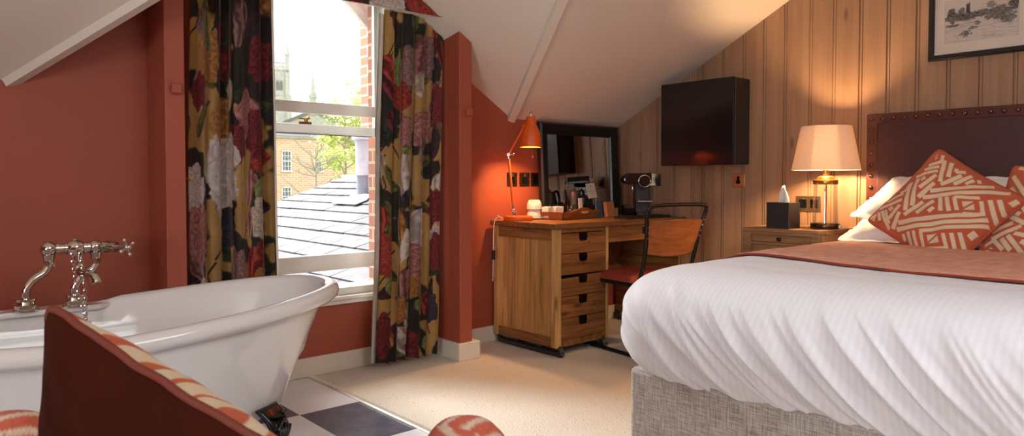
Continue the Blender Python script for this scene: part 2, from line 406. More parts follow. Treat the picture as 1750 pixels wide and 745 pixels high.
# valley boards: shallow bevelled strip along each valley line, cut flat at its foot
def valley(name, foot, top, side):
    ax = (top - foot).normalized(); n = (Vector(nM).normalized() + Vector(nR if side > 0 else nL).normalized()).normalized()
    w = ax.cross(n).normalized()
    prof = [(-.030, .02), (-.024, -.020), (.024, -.020), (.030, .02)]
    f = foot - ax * .012
    mm = MB(); r0 = [f + w * u + n * v for u, v in prof]; r1 = [top + w * u + n * v for u, v in prof]
    mm.rings([r0, r1]); return struct(mm.build(name, MT['ceiling'], smooth=0))
valley('trim_1', FR_, AP_, 1); valley('trim_2', FL_, AP_, -1)

# north wall with the window opening
WX0, WX1, WZ0, WZ1 = 1.20, 2.125, .375, 2.16
m = MB(); T = .12
m.bb(XL - .1, WX0, WY, WY + T, 0, 2.6); m.bb(WX1, WX + .1, WY, WY + T, 0, 2.6)
m.bb(WX0, WX1, WY, WY + T, 0, WZ0); m.bb(WX0, WX1, WY, WY + T, WZ1, 2.6)
struct(m.build('wall_north', MT['terracotta'], smooth=0))
WWY0, WWY1, WWZ0, WWZ1 = -1.0, .25, .75, 1.72       # unseen west gable window, added behind the viewpoint for fill light
m = MB(); m.bb(XL - .1, XL, YB, WWY0, 0, 3.0); m.bb(XL - .1, XL, WWY1, WY, 0, 3.0); m.bb(XL - .1, XL, WWY0, WWY1, 0, WWZ0); m.bb(XL - .1, XL, WWY0, WWY1, WWZ1, 3.0)
struct(m.build('wall_west', MT['terracotta'], smooth=0))
m = MB(); m.bb(XL, WX, YB - .1, YB, 0, 1.6); struct(m.build('wall_south', MT['terracotta'], smooth=0))
# pine tongue and groove gable wall: one profile with paired grooves
m = MB(); ys = []
edges = []
y = WY; 
groove = [3.40, 3.26, 3.115, 2.97, 2.825, 2.742, 2.595, 2.446, 2.305, 2.170, 2.013, 1.873, 1.725, 1.580, 1.433, 1.285, 1.141, .995]
while groove[-1] > YB + .2: groove.append(groove[-1] - .147)
prof = [(WY, 0)]
for g in groove:
    prof += [(g + .0045, 0), (g + .002, .009), (g - .002, .009), (g - .0045, 0), (g - .013, 0), (g - .0145, .006), (g - .0165, .006), (g - .018, 0)]
prof.append((YB, 0))
lo = [Vector((WX + dx, yy, 0)) for yy, dx in prof]; hi = [Vector((WX + dx, yy, 3.0)) for yy, dx in prof]
m.rings([lo, hi], closed=False, caps=False)
m.poly([(WX + .06, WY, 0), (WX + .06, YB, 0), (WX + .06, YB, 3.0), (WX + .06, WY, 3.0)])
m.poly([(WX, WY, 3), (WX + .06, WY, 3), (WX + .06, YB, 3), (WX, YB, 3)])
struct(m.build('wall_east', MT['pine_wall'], smooth=0))

# floor: carpet and the tiled bathing area
m = MB(); m.bb(1.635, WX, YB, WY, -.08, 0); m.bb(XL, 1.635, YB, 1.48, -.08, 0)
struct(m.build('floor', MT['carpet'], smooth=0))
m = MB(); m.bb(XL, 1.635, 1.48, WY, -.08, -.002)
o = struct(m.build('floor.001', MT['tiles'], smooth=0)); o['label'] = 'black and white checkered tile floor under bathtub'
m = MB(); m.prism([(1.618, 1.48, 0), (1.652, 1.48, 0), (1.646, 1.48, .006), (1.624, 1.48, .006)], (0, WY - 1.50, 0))
struct(m.build('trim_3', MT['strip'], smooth=0))
# boxed posts either side of the dormer
m = MB(); m.bb(.875, .955, 3.20, WY, 0, 1.93); struct(m.build('wall_post', MT['terracotta'], smooth=0, bevel=.004))
m = MB(); m.bb(2.415, 2.503, 3.20, WY, 0, 1.95); struct(m.build('wall_post.001', MT['terracotta'], smooth=0, bevel=.004))
def skirt(name, *boxes):
    m = MB()
    for q in boxes: m.bb(*q)
    struct(m.build(name, MT['cream_paint'], smooth=0, bevel=.004))
skirt('baseboard_north', (XL, .86, 3.452, WY, 0, .10), (.97, 2.395, 3.452, WY, 0, .10), (2.55, WX, 3.452, WY, 0, .10))
skirt('baseboard_post', (.86, .97, 3.182, WY, 0, .10)); skirt('baseboard_post.001', (2.395, 2.548, 3.182, WY, 0, .10))
skirt('baseboard_east', (WX - .016, WX, 1.70, 3.45, 0, .09))
skirt('baseboard_west', (XL, XL + .016, YB, WY, 0, .10))

# ------------------------------------------------------------------ sash window
win = bpy.data.objects.new('window_1', None); COL.objects.link(win); win.location = (1.65, 3.47, .375); struct(win)
m = MB(); J = .035
m.bb(WX0, WX0 + J, 3.455, 3.56, .375, 2.16); m.bb(WX1 - J, WX1, 3.455, 3.56, .375, 2.16); m.bb(WX0, WX1, 3.455, 3.56, 2.12, 2.16)
m.bb(WX1 - J - .012, WX1 - J, 3.514, 3.522, .44, 2.12); m.bb(WX0 + J, WX0 + J + .012, 3.514, 3.522, .44, 2.12)
m.build('window_frame', MT['white_paint'], win, 0, .003)
m = MB(); m.bb(WX0 - .02, WX1 + .02, 3.425, 3.60, .385, .405); m.bb(WX0, WX1, 3.445, 3.60, .36, .385); m.bb(WX0, WX1, 3.47, 3.62, .405, .445)
m.build('window_sill', MT['white_paint'], win, 0, .004)
def sash(x0, x1, y0, y1, z0, z1, st, bot, top, name):
    s = MB(); s.bb(x0, x0 + st, y0, y1, z0, z1); s.bb(x1 - st, x1, y0, y1, z0, z1)
    s.bb(x0 + st, x1 - st, y0, y1, z0, z0 + bot); s.bb(x0 + st, x1 - st, y0, y1, z1 - top, z1)
    o = s.build(name, MT['white_paint'], win, 0, .004)
    g = MB(); yc = (y0 + y1) / 2; g.bb(x0 + st - .002, x1 - st + .002, yc - .002, yc + .002, z0 + bot - .002, z1 - top + .002)
    g.build('pane', MT['glass'], o, 0); return o
X0, X1 = WX0 + J, WX1 - J
sash(X0, X1, 3.474, 3.512, .545, 1.430, .022, .083, .058, 'lower_sash')
up = sash(X0, X1, 3.524, 3.558, 1.270, 2.12, .022, .048, .06, 'upper_sash')
f0 = onY(522, 206, 3.535)
m = MB(); m.bb(f0.x - .04, f0.x + .03, 3.526, 3.556, 1.318, 1.330); m.cyl((f0.x + .005, 3.54, 1.33), (f0.x + .005, 3.54, 1.345), .011); m.box((f0.x - .008, 3.54, 1.346), (.06, .012, .006), Matrix.Rotation(.3, 3, 'Z'))
m.ball((f0.x + .022, 3.545, 1.352), .009)
label_part(m.build('sash_lock', MT['brass'], up, 35), 'brass sash fastener')
w = bpy.data.objects.new('window_2', None); COL.objects.link(w); w.location = (XL - .05, (WWY0 + WWY1) / 2, WWZ0); struct(w)  # frame of the added, unseen gable window
m = MB(); 
for q in ((WWY0, WWY0 + .05), (WWY1 - .05, WWY1), ((WWY0 + WWY1) / 2 - .025, (WWY0 + WWY1) / 2 + .025)): m.bb(XL - .08, XL - .03, q[0], q[1], WWZ0, WWZ1)
for q in (WWZ0, WWZ1 - .05, (WWZ0 + WWZ1) / 2): m.bb(XL - .078, XL - .032, WWY0, WWY1, q, q + .05)
m.build('window_frame', MT['white_paint'], w, 0)
# unseen roof window, added behind the viewpoint to let in fill light
for k, (sx0, sx1) in enumerate(SKY):
    w = bpy.data.objects.new('window_%d' % (k + 3), None); COL.objects.link(w); w.location = ((sx0 + sx1) / 2, (SY0 + SY1) / 2, zrear((SY0 + SY1) / 2)); struct(w)
    m = MB()
    for (p, q) in (((sx0, SY0), (sx1, SY0)), ((sx0, SY1), (sx1, SY1)), ((sx0, SY0), (sx0, SY1)), ((sx1, SY0), (sx1, SY1)), ((sx0, (SY0 + SY1) / 2), (sx1, (SY0 + SY1) / 2))):
        P0 = Vector((*p, zrear(p[1]) + .03)); P1 = Vector((*q, zrear(q[1]) + .03)); m.cyl(P0, P1, .03, n=4)
    m.build('window_frame', MT['white_paint'], w, 0)

# ================================================================== OUTSIDE
m = MB(); m.bb(2.092, 2.45, 3.592, 3.645, -1, 2.5); m.bb(2.092, 2.12, 3.562, 3.592, .45, 2.5)
struct(m.build('wall_reveal', MT['brick'], smooth=0))
p0 = onY(585, -12, 3.78); p1 = onY(637, 52, 3.78)
ax = (p1 - p0).normalized()
m = MB(); m.box((p0 + p1) / 2 + Vector((.0, 0, 0)), ((p1 - p0).length + .35, .03, .05), Matrix.Rotation(-math.atan2((p1 - p0).z, (p1 - p0).x), 3, 'Y'))
m.prism([p0 + Vector((-.1, .02, .1)), p1 + Vector((.15, .02, -.13)), p1 + Vector((.15, .02, .4))], (0, .03, 0))
struct(m.build('trim_4', plain('grey_white_bargeboard', rgb(222, 222, 220), .7), smooth=0))  # even grey-white for board and soffit
m = MB(); m.bb(-60, 160, 3.9, 200, -6.7, -6.5); struct(m.build('ground', MT['field'], smooth=0))

# neighbouring slate roof with flue
RX, RZ, RS, RY1, RY0, EX = 4.26, 1.06, .34, 8.0, 3.78, .55
def zroof(x): return RZ - RS * (RX - x)
ob = thing('outbuilding', 'low outbuilding with grey slate roof and white flue right outside the window', 'building', (2.6, 6, -6.5))
m = MB(); rn = random.Random(3); ct = .205; xx = RX; row = 0
tilt = Vector((-1, 0, -RS)).normalized(); nrm = Vector((-RS, 0, 1)).normalized()
while xx > EX:
    yy = RY1 - (row % 2) * .19
    yend = RY0
    first = True
    while yy > yend:
        w = rn.uniform(.34, .42); y1 = yy if not first else RY1
        y0 = max(yend, yy - w); first = False
        P = Vector((xx, (y1 + y0) / 2, zroof(xx)))
        th = .011 + rn.uniform(0, .004)
        a = Vector((xx + .03, 0, zroof(xx + .03))); b = Vector((xx - ct, 0, zroof(xx - ct))) + nrm * th
        for q in (0,):
            v = [Vector((a.x, y0 + .002, a.z)), Vector((a.x, y1 - .002, a.z)), Vector((b.x, y1 - .002 + rn.uniform(-.003, .003), b.z)), Vector((b.x - rn.uniform(0, .008), y0 + .002, b.z))]
            m.prism(v, nrm * .008)
        yy -= w
    xx -= ct; row += 1
m.build('slates', MT['slate'], ob, 0)
m = MB(); m.prism([(EX + .1, RY1 - .1, zroof(EX + .1) - .04), (RX, RY1 - .1, RZ - .04), (2 * RX - EX - .1, RY1 - .1, zroof(EX + .1) - .04), (2 * RX - EX - .1, RY1 - .1, -6.5), (EX + .1, RY1 - .1, -6.5)], (0, RY0 - RY1 + .15, 0))
m.build('wall', MT['brick'], ob, 0)
m = MB(); m.prism([(RX - .02, RY0, RZ - .01), (2 * RX - EX, RY0, zroof(EX) - .02), (2 * RX - EX, RY0, zroof(EX)), (RX - .02, RY0, RZ + .01)], (0, RY1 - RY0, 0))
m.cyl((RX, RY0, RZ), (RX, RY1, RZ), .035, n=12)
m.build('ridge', MT['lead'], ob, 35)
fc = Vector((3.68, 6.54, .86))
m = MB(); m.cyl(fc - Vector((0, 0, .15)), fc + Vector((0, 0, .235)), .060, n=28); m.cyl(fc - Vector((0, 0, .06)), fc + Vector((0, 0, .0)), .085, .062, n=28)
fl = m.build('flue', MT['lead'], ob, 35)
m = MB(); z = .86
m.lathe([(.061, z + .215), (.069, z + .215), (.071, z + .25), (.069, z + .26), (.070, z + .55), (.085, z + .575), (.105, z + .58), (.108, z + .60), (.104, z + .635), (.07, z + .655), (0, z + .66)], (fc.x, fc.y, 0), 32)
label_part(m.build('flue_cap', MT['flue_white'], fl, 35), 'white enamelled flue top and cowl')
m = MB(); g = [Vector((x, y, zroof(x))) + nrm * .03 for x, y in ((3.66, 6.62), (3.66, 6.30), (3.50, 6.12), (3.38, 6.12), (3.38, 6.62))]
m.prism(g, nrm * .006); m.build('flashing', MT['lead'], ob, 0)

s0, s1 = at(617, 309, 8.1), at(650, 309, 7.7)
st = thing('chimney_stack', 'tall orange brick chimney stack rising behind the white flue', 'chimney', (s1.x, s0.y, -6.5))
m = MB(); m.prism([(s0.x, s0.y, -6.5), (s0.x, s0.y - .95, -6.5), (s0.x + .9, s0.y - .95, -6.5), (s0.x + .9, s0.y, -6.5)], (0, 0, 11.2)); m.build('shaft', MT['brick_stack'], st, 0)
m = MB(); m.bb(s0.x - .05, s0.x + .95, s0.y - 1.0, s0.y + .05, 4.7, 4.9); m.build('cap', MT['stone'], st, 0)
# brick building across the way
A_, B_ = at(400, 234, 57), at(640, 243, 66); A_.z = B_.z = 0
dv = (B_ - A_).normalized(); nv = Vector((dv.y, -dv.x, 0))
if nv.dot(CAM - A_) < 0: nv = -nv
ang = math.atan2(dv.y, dv.x); EV = 4.65
bl = thing('brick_building', 'brick building with white sash windows standing beyond the slate roof', 'building', (A_.x, A_.y, -6.5), ang)
def wallpt(px, py):
    r = ray(px, py); k = (A_ - CAM).dot(nv) / r.dot(nv); p = CAM + r * k; return (p - A_).dot(dv), p.z
Lb = (B_ - A_).length; sgn = 1 if Vector((-dv.y, dv.x, 0)).dot(nv) > 0 else -1     # local y towards the camera
def lb(m, x0, x1, y0, y1, z0, z1): m.bb(x0, x1, min(y0 * sgn, y1 * sgn), max(y0 * sgn, y1 * sgn), z0 + 6.5, z1 + 6.5)
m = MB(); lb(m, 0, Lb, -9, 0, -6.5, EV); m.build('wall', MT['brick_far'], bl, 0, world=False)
m = MB(); lb(m, -.2, Lb + .2, -9, .22, EV, EV + .16); m.build('cornice', MT['stone'], bl, 0, world=False)
m = MB(); m.prism([(-.3, .3 * sgn, EV + 6.66), (-.3, -4.5 * sgn, EV + 8.2), (-.3, -9 * sgn, EV + 6.66)], (Lb + .6, 0, 0)); m.build('roof', MT['slate'], bl, 0, world=False)
for (px0, py0, px1, py1) in ((481, 257, 498, 293), (540, 259, 553, 294), (481, 319, 498, 352), (541, 318, 553, 352), (424, 256, 441, 292)):
    u0, z1 = wallpt(px0, py0); u1, z0 = wallpt(px1, py1)
    f = MB(); e = .09
    lb(f, u0, u0 + e, -.05, .06, z0, z1); lb(f, u1 - e, u1, -.05, .06, z0, z1); lb(f, u0 - .05, u1 + .05, -.05, .12, z0 - .05, z0 + e); lb(f, u0, u1, -.05, .06, z1 - e, z1)
    for q in (1, 2): x = u0 + (u1 - u0) * q / 3; lb(f, x - .022, x + .022, -.02, .05, z0, z1)
    for q in (1, 2, 3): zz = z0 + (z1 - z0) * q / 4; w = .045 if q == 2 else .022; lb(f, u0, u1, -.02, .05, zz - w, zz + w)
    fo = f.build('window_frame', MT['white_paint'], bl, 0, world=False)
    g = MB(); lb(g, u0, u1, -.02, .02, z0, z1); g.build('pane', MT['far_pane'], fo, 0, world=False)

# stone hall gable with slim spire, and church tower
def frame(px, k, twist):
    c = at(px, 309, k); c.z = -6.5; rz = math.atan2(RT.y, RT.x) + twist; return c, rz
K = 120; c, rz = frame(536, K, .18)
hall = thing('stone_hall', 'pale stone gabled hall with slim pinnacle spire behind the brick building', 'building', c, rz)
P2M = K / 1214; zt = lambda y: 1.02 + (309 - y) * P2M + 6.5
m = MB(); m.prism([(-7, 0, 0), (7, 0, 0), (7, 0, zt(222)), (0, 0, zt(190)), (-7, 0, zt(222))], (0, 14, 0)); m.build('wall', MT['stone'], hall, 0, world=False)
m = MB()
for s in (-1, 1):
    m.prism([(0, -.35, zt(187)), (s * 7.6, -.35, zt(221)), (s * 7.6, -.35, zt(225)), (0, -.35, zt(192))], (0, .5, 0))
m.build('coping', MT['stone_dark'], hall, 0, world=False)
m = MB(); m.bb(-.5, .5, -.4, .6, zt(196), zt(166)); m.bb(-.62, .62, -.52, .72, zt(168), zt(165))
for s in (-1, 1):
    for q in (-.45, .65): m.cyl((s * .5, q, zt(166)), (s * .5, q, zt(158)), .16, 0, 4)
m.cyl((0, .1, zt(166)), (0, .1, zt(127)), .55, .04, 8); m.ball((0, .1, zt(127)), .16)
m.build('spire', MT['stone'], hall, 0, world=False)
K = 150; c, rz = frame(470, K, .30)
tw = thing('church_tower', 'tall pale stone church tower with corner pinnacles beside left curtain', 'building', c, rz); P2M = K / 1214
zt = lambda y: 1.02 + (309 - y) * P2M + 6.5
W2 = 2.75
m = MB(); m.bb(-W2, W2, -W2, W2, 0, zt(122)); m.bb(-W2 - .15, W2 + .15, -W2 - .15, W2 + .15, zt(124), zt(121))
for s in (-1, 1):
    for q in (-1, 1): m.bb(s * W2 - .45, s * W2 + .45, q * W2 - .45, q * W2 + .45, 0, zt(128)); m.bb(s * (W2 + .3) - .45, s * (W2 + .3) + .45, q * (W2 + .3) - .45, q * (W2 + .3) + .45, 0, zt(165))
m.bb(-W2 - .1, W2 + .1, -W2 - .1, W2 + .1, zt(140), zt(138.5)); m.bb(-W2 - .1, W2 + .1, -W2 - .1, W2 + .1, zt(166), zt(164))
m.build('wall', MT['stone'], tw, 0, world=False)
m = MB()
for s in range(9):
    t = -W2 + (s + .5) * 2 * W2 / 9
    for q in (-1, 1): m.bb(t - .13, t + .13, q * W2 - .12, q * W2 + .12, zt(121), zt(112)); m.bb(q * W2 - .12, q * W2 + .12, t - .13, t + .13, zt(121), zt(112))
for q in (-1, 1): m.bb(-W2, W2, q * W2 - .16, q * W2 + .16, zt(112.5), zt(110)); m.bb(q * W2 - .16, q * W2 + .16, -W2, W2, zt(112.5), zt(110))
m.build('parapet', MT['stone'], tw, 0, world=False)
for s in (-1, 1):
    for q in (-1, 1):
        m = MB(); x, y = s * (W2 - .05), q * (W2 - .05); m.bb(x - .4, x + .4, y - .4, y + .4, zt(124), zt(97)); m.bb(x - .5, x + .5, y - .5, y + .5, zt(99), zt(97))
        m.cyl((x, y, zt(97)), (x, y, zt(80)), .5, .06, 4); m.ball((x, y, zt(79.5)), .2); m.build('pinnacle', MT['stone'], tw, 0, world=False)
for q in (-1, 1):
    m = MB()
    for dx in (-.35, .35): m.prism([(q * 1.1 + dx - .27, -W2 - .16, zt(157)), (q * 1.1 + dx + .27, -W2 - .16, zt(157)), (q * 1.1 + dx + .27, -W2 - .16, zt(144)), (q * 1.1 + dx, -W2 - .16, zt(141)), (q * 1.1 + dx - .27, -W2 - .16, zt(144))], (0, .1, 0))
    m.build('louvre', MT['stone_dark'], tw, 0, world=False)

# trees
def tree(px, k, ztop, zc, rad, nleaf, mat, label, seed, bare=False, lsz=.16):
    rn = random.Random(seed); c = at(px, 309, k); base = Vector((c.x, c.y, -6.5))
    t = thing('tree', label, 'tree', base)
    m = MB(); top = Vector((c.x, c.y, ztop))
    m.tube(smoothpath([base, base.lerp(top, .4) + Vector((rn.uniform(-.2, .2), 0, 0)), top], 5), [.16 * (1 - i / 11) + .015 for i in range(11)], 7)
    tips = []
    for i in range(34 if bare else 22):
        f = rn.uniform(.45, .97); s = base.lerp(top, f); a = rn.uniform(0, 6.28); L = rad * rn.uniform(.6, 1.15) * (1.15 - .5 * f)
        e = s + Vector((math.cos(a) * L, math.sin(a) * L, L * rn.uniform(.3, .9)))
        mid = s.lerp(e, .5) + Vector((rn.uniform(-.1, .1), rn.uniform(-.1, .1), rn.uniform(-.15, .05)))
        m.tube([s, mid, e], [.045, .03, .008], 5); tips.append((s, e))
        for j in range(3):
            s2 = s.lerp(e, rn.uniform(.4, .95)); e2 = s2 + Vector((rn.uniform(-1, 1), rn.uniform(-1, 1), rn.uniform(.1, 1))) * L * .35; m.tube([s2, e2], [.018, .005], 4); tips.append((s2, e2))
    m.build('trunk', MT['bark'], t, 60)
    if nleaf:
        V = []; F = []
        for i in range(nleaf):
            s, e = rn.choice(tips); p = s.lerp(e, rn.uniform(.35, 1.05)) + Vector((rn.gauss(0, .22), rn.gauss(0, .22), rn.gauss(0, .22))) * rad * .45
            u = Vector((rn.gauss(0, 1), rn.gauss(0, 1), rn.gauss(0, 1))).normalized(); w = u.orthogonal().normalized(); z = lsz * rn.uniform(.5, 1.2)
            n = len(V); V += [p - u * z, p + w * z * .45, p + u * z, p - w * z * .45]; F.append((n, n + 1, n + 2, n + 3))
        V = [v - base for v in V]
        me = bpy.data.meshes.new('foliage'); me.from_pydata(V, [], F); finish('foliage', me, mat, t, 0)
tree(590, 42, 5.2, 2.5, 2.2, 3600, MT['leaf_spring'], 'yellow green spring tree between the brick building and the flue', 5)
tree(628, 46, 8.2, 4, 2.0, 1900, MT['leaf_green'], 'taller pale green tree rising beside the brick window reveal', 9, lsz=.13)
tree(478, 26, -.1, -1, 1.0, 1500, MT['leaf_spring'], 'low leafy sapling below the far brick wall, beside left curtain', 13, lsz=.1)
tree(540, 34, 2.6, 1, 1.8, 0, MT['leaf_spring'], 'bare branching tree in front of the brick building', 17, True)
# ================================================================== BATH
BC = Vector((.43, 2.645)); NB = 120
def sup(A, B, n=2.35):
    out = []
    for i in range(NB):
        t = 2 * math.pi * i / NB; c, s = math.cos(t), math.sin(t)
        out.append((A * math.copysign(abs(c) ** (2 / n), c), B * math.copysign(abs(s) ** (2 / n), s)))
    return out
def ztop(dx): return .572 + .068 * abs(dx / .9) ** 1.35
def deckf(dx, dy):
    if dy < .2: return 1.0
    t = min(1, max(0, (abs(dx) - .15) / .09)); return t * t * (3 - 2 * t)
bath = thing('bathtub', 'white roll-top freestanding bathtub with black claw feet beneath the window', 'bathtub', (BC.x, BC.y, 0))
rings = []
for A, B, z in ((.02, .01, .168), (.40, .18, .168), (.60, .262, .170), (.652, .284, .176), (.676, .296, .190)):
    rings.append([Vector((BC.x + x, BC.y + y, z)) for x, y in sup(A, B)])
for k in range(1, 9):
    t = k / 8; A, B = .684 + (.846 - .684) * t ** 1.08, .302 + (.374 - .302) * t
    rings.append([Vector((BC.x + x, BC.y + y, .205 + t * (ztop(x) - .052 - .205))) for x, y in sup(A, B)])
A, B = .875, .392; base = sup(A, B); RR = .031
nrm2 = []
for i in range(NB):
    a = Vector(base[i - 1]); b = Vector(base[(i + 1) % NB]); t = (b - a).normalized(); nrm2.append(Vector((t.y, -t.x)))
for deg in (248, 270, 295, 325, 350, 10, 30, 55, 75, 90, 108, 130, 152):
    ring = []
    for (x, y), n in zip(base, nrm2):
        f = deckf(x, y); r = RR * (.35 + .65 * f); o = math.cos(R(deg)) * r; q = math.sin(R(deg)) * r
        ring.append(Vector((BC.x + x + n.x * o, BC.y + y + n.y * o, ztop(x) - .031 - (1 - f) * .004 + q + (RR - r) * .55)))
    rings.append(ring)
for A, B, z, lift in ((.832, .352, .525, .9), (.815, .338, .47, .75), (.77, .31, .36, .4), (.69, .265, .26, .1), (.60, .215, .222, 0), (.40, .13, .212, 0), (.02, .01, .205, 0)):
    rings.append([Vector((BC.x + x, BC.y + y, z + lift * (ztop(x) - .572))) for x, y in sup(A, B)])
MB().rings(rings, True, True).build('body', MT['enamel'], bath, 80)
# flat tap deck let into the far rim
m = MB(); dk = [(-.185, .36), (-.15, .325), (.15, .325), (.185, .36), (.185, .39), (.14, .418), (-.14, .418), (-.185, .39)]
m.prism([(BC.x + x, BC.y + y, .545) for x, y in dk], (0, 0, .019)); m.build('tap_deck', MT['enamel'], bath, 40, .006)
def claw(x, y, ang):
    m = MB(); d = Vector((math.cos(ang), math.sin(ang), 0)); w = Vector((-d.y, d.x, 0)); c = Vector((BC.x + x, BC.y + y, 0))
    spine = smoothpath([c - d * .03 + Vector((0, 0, .225)), c + d * .012 + Vector((0, 0, .17)), c + d * .015 + Vector((0, 0, .11)), c - d * .005 + Vector((0, 0, .06)), c + d * .03 + Vector((0, 0, .03))], 5)
    n = len(spine)
    rs = []
    for i, p in enumerate(spine):
        f = i / (n - 1); wd = .040 * (1 - f) ** 1.2 + .024 + .016 * max(0, f - .7) / .3; th = .022 + .012 * f
        rs.append([p + w * (wd * math.cos(a)) + d * (th * math.sin(a)) * (1 + .25 * math.sin(3 * a)) for a in [2 * math.pi * k / 20 for k in range(20)]])
    m.rings(rs)
    m.ball(c + d * .035 + Vector((0, 0, .03)), .03)
    for s in (-1, 0, 1): m.tube(smoothpath([c + d * .02 + w * s * .02 + Vector((0, 0, .075)), c + d * .062 + w * s * .026 + Vector((0, 0, .05)), c + d * .07 + w * s * .028 + Vector((0, 0, .012))], 4), [.011, .012, .012, .012, .011, .010, .009, .008, .006], 8)
    for s in (-1, 1):      # acanthus scrolls
        pts = [c + w * s * (.012 + .034 * (k / 14)) * math.cos(k * .45) + d * .036 + Vector((0, 0, .155 + (.018 + .03 * (k / 14)) * math.sin(k * .45))) for k in range(15)]
        m.tube(pts, .0065, 6)
        for q in range(4): m.tube([c + w * s * .006 + d * .030 + Vector((0, 0, .20 - q * .024)), c + w * s * (.044 - q * .007) + d * .020 + Vector((0, 0, .205 - q * .028))], [.009, .006], 6)
    m.build('claw_foot', MT['black_cast'], bath, 60)
for sx in (-1, 1):
    for sy in (-1, 1): claw(sx * .57, sy * .235, math.atan2(sy * .8, sx * .6))

# bath mixer tap
T1, T2 = Vector((.352, 2.985, .564)), Vector((.500, 2.985, .564))
mix = thing('bath_mixer_tap', 'polished nickel bath mixer tap with cross handle on the bath rim', 'tap', (.45, 2.985, .564))
off = Vector((.072, .012, 0)); HB = .212
B1, B2 = T1 + off + Vector((0, 0, HB)), T2 + off + Vector((0, 0, HB)); BM = (B1 + B2) / 2 + Vector((.008, -.004, 0))
for t, b in ((T1, B1), (T2, B2)):
    m = MB(); m.lathe([(.0, 0), (.040, 0), (.040, .006), (.034, .008), (.034, .014), (.038, .016), (.038, .022), (.030, .024), (.028, .034), (.033, .037), (.033, .043), (.016, .045), (.0, .046)], t, 32)
    m.tube(smoothpath([t + Vector((0, 0, .04)), t + Vector((.002, 0, .075)), t + off * .35 + Vector((0, 0, .108)), t + off * .8 + Vector((0, 0, .130)), t + off + Vector((0, 0, .155)), t + off + Vector((0, 0, .18))], 7), .0145, 18)
    m.cyl(b - Vector((0, 0, .062)), b - Vector((0, 0, .042)), .0195, n=6); m.cyl(b - Vector((0, 0, .044)), b - Vector((0, 0, .02)), .0165, .021, n=24)
    m.build('leg', MT['chrome'], mix, 40)
m = MB(); m.ball(B1, .027, (1, 1, 1.05)); m.ball(B2, .024, (1.1, 1, 1.05)); m.ball(BM, .030, (1.15, 1, 1.0))
ax = (B2 - B1).normalized()
m.cyl(B1, B2, .0165, n=24)
for p in (B1 + ax * .026, BM - ax * .03, BM + ax * .03, B2 - ax * .024): m.cyl(p - ax * .004, p + ax * .004, .0205, n=24)
m.lathe([(.012, .02), (.010, .030), (.006, .034), (0, .035)], BM, 20)
q = B2 + ax * .012; hv = Vector((.56, -.83, 0)); m.cyl(q, q + hv * .078, .017, .015, n=24); m.cyl(q + hv * .028, q + hv * .036, .022, n=24); m.cyl(q + hv * .066, q + hv * .074, .019, n=24)
m.build('valve_body', MT['chrome'], mix, 50)
m = MB(); hd = Vector((.56, -.83, 0)); h0 = B2 + ax * .012 + hd * .07; hc = B2 + ax * .012 + hd * .125; m.cyl(h0, hc, .008, n=16); m.ball(hc, .012); m.ball(hc + hd * .008, .010)
for k in range(4):
    a = R(25 + 90 * k); d = Vector((.83, .56, 0)) * math.cos(a) + Vector((0, 0, math.sin(a))); m.cyl(hc, hc + d * .028, .0052, .0042, n=12); m.ball(hc + d * .030, .0075)
m.build('cross_handle', MT['chrome'], mix, 50)
m = MB(); sp = BM + Vector((.01, -.012, -.018))
m.cyl(BM + Vector((.004, -.004, -.02)), BM + Vector((.004, -.004, -.055)), .013, n=20); m.cyl(BM + Vector((.004, -.004, -.05)), BM + Vector((.004, -.004, -.066)), .019, n=6)
m.tube(smoothpath([BM + Vector((.004, -.004, -.06)), BM + Vector((.006, -.012, -.082)), BM + Vector((.022, -.045, -.090)), BM + Vector((.042, -.085, -.098)), BM + Vector((.048, -.098, -.122))], 6), [.012] * 8 + [.0135] * 6 + [.0155] * 7 + [.017] * 4, 20)
m.build('spout', MT['chrome'], mix, 50)
m = MB(); m.ball(BM + Vector((-.012, -.030, -.012)), .010); m.cyl(BM + Vector((-.01, -.022, -.006)), BM + Vector((-.014, -.040, -.014)), .013, n=20)
def chain(m, a, b, sag, n):
    for i in range(n):
        f = i / (n - 1); p = a.lerp(b, f) + sag * (4 * f * (1 - f)); M = Matrix.Translation(p) @ Matrix.Rotation(R(90 * (i % 2)), 4, 'Z') @ Matrix.Rotation(R(90), 4, 'X')
        pts = [M @ Vector((.0045 * math.cos(t), .0085 * math.sin(t), 0)) for t in [2 * math.pi * k / 10 for k in range(10)]]
        m.tube(pts, .0015, 5, True)
ca = BM + Vector((-.016, -.042, -.02)); chain(m, ca, ca + Vector((.030, -.028, -.215)), Vector((-.006, 0, 0)), 17); chain(m, ca + Vector((.026, .004, 0)), ca + Vector((.034, -.028, -.215)), Vector((.004, 0, 0)), 17)
e = ca + Vector((.032, -.03, -.232)); m.ball(e, .008); m.cyl(e - Vector((0, 0, .012)), e - Vector((0, 0, .022)), .020, .017, n=20)
label_part(m.build('plug_chain', MT['chrome'], mix, 40), 'plug on a linked chain')

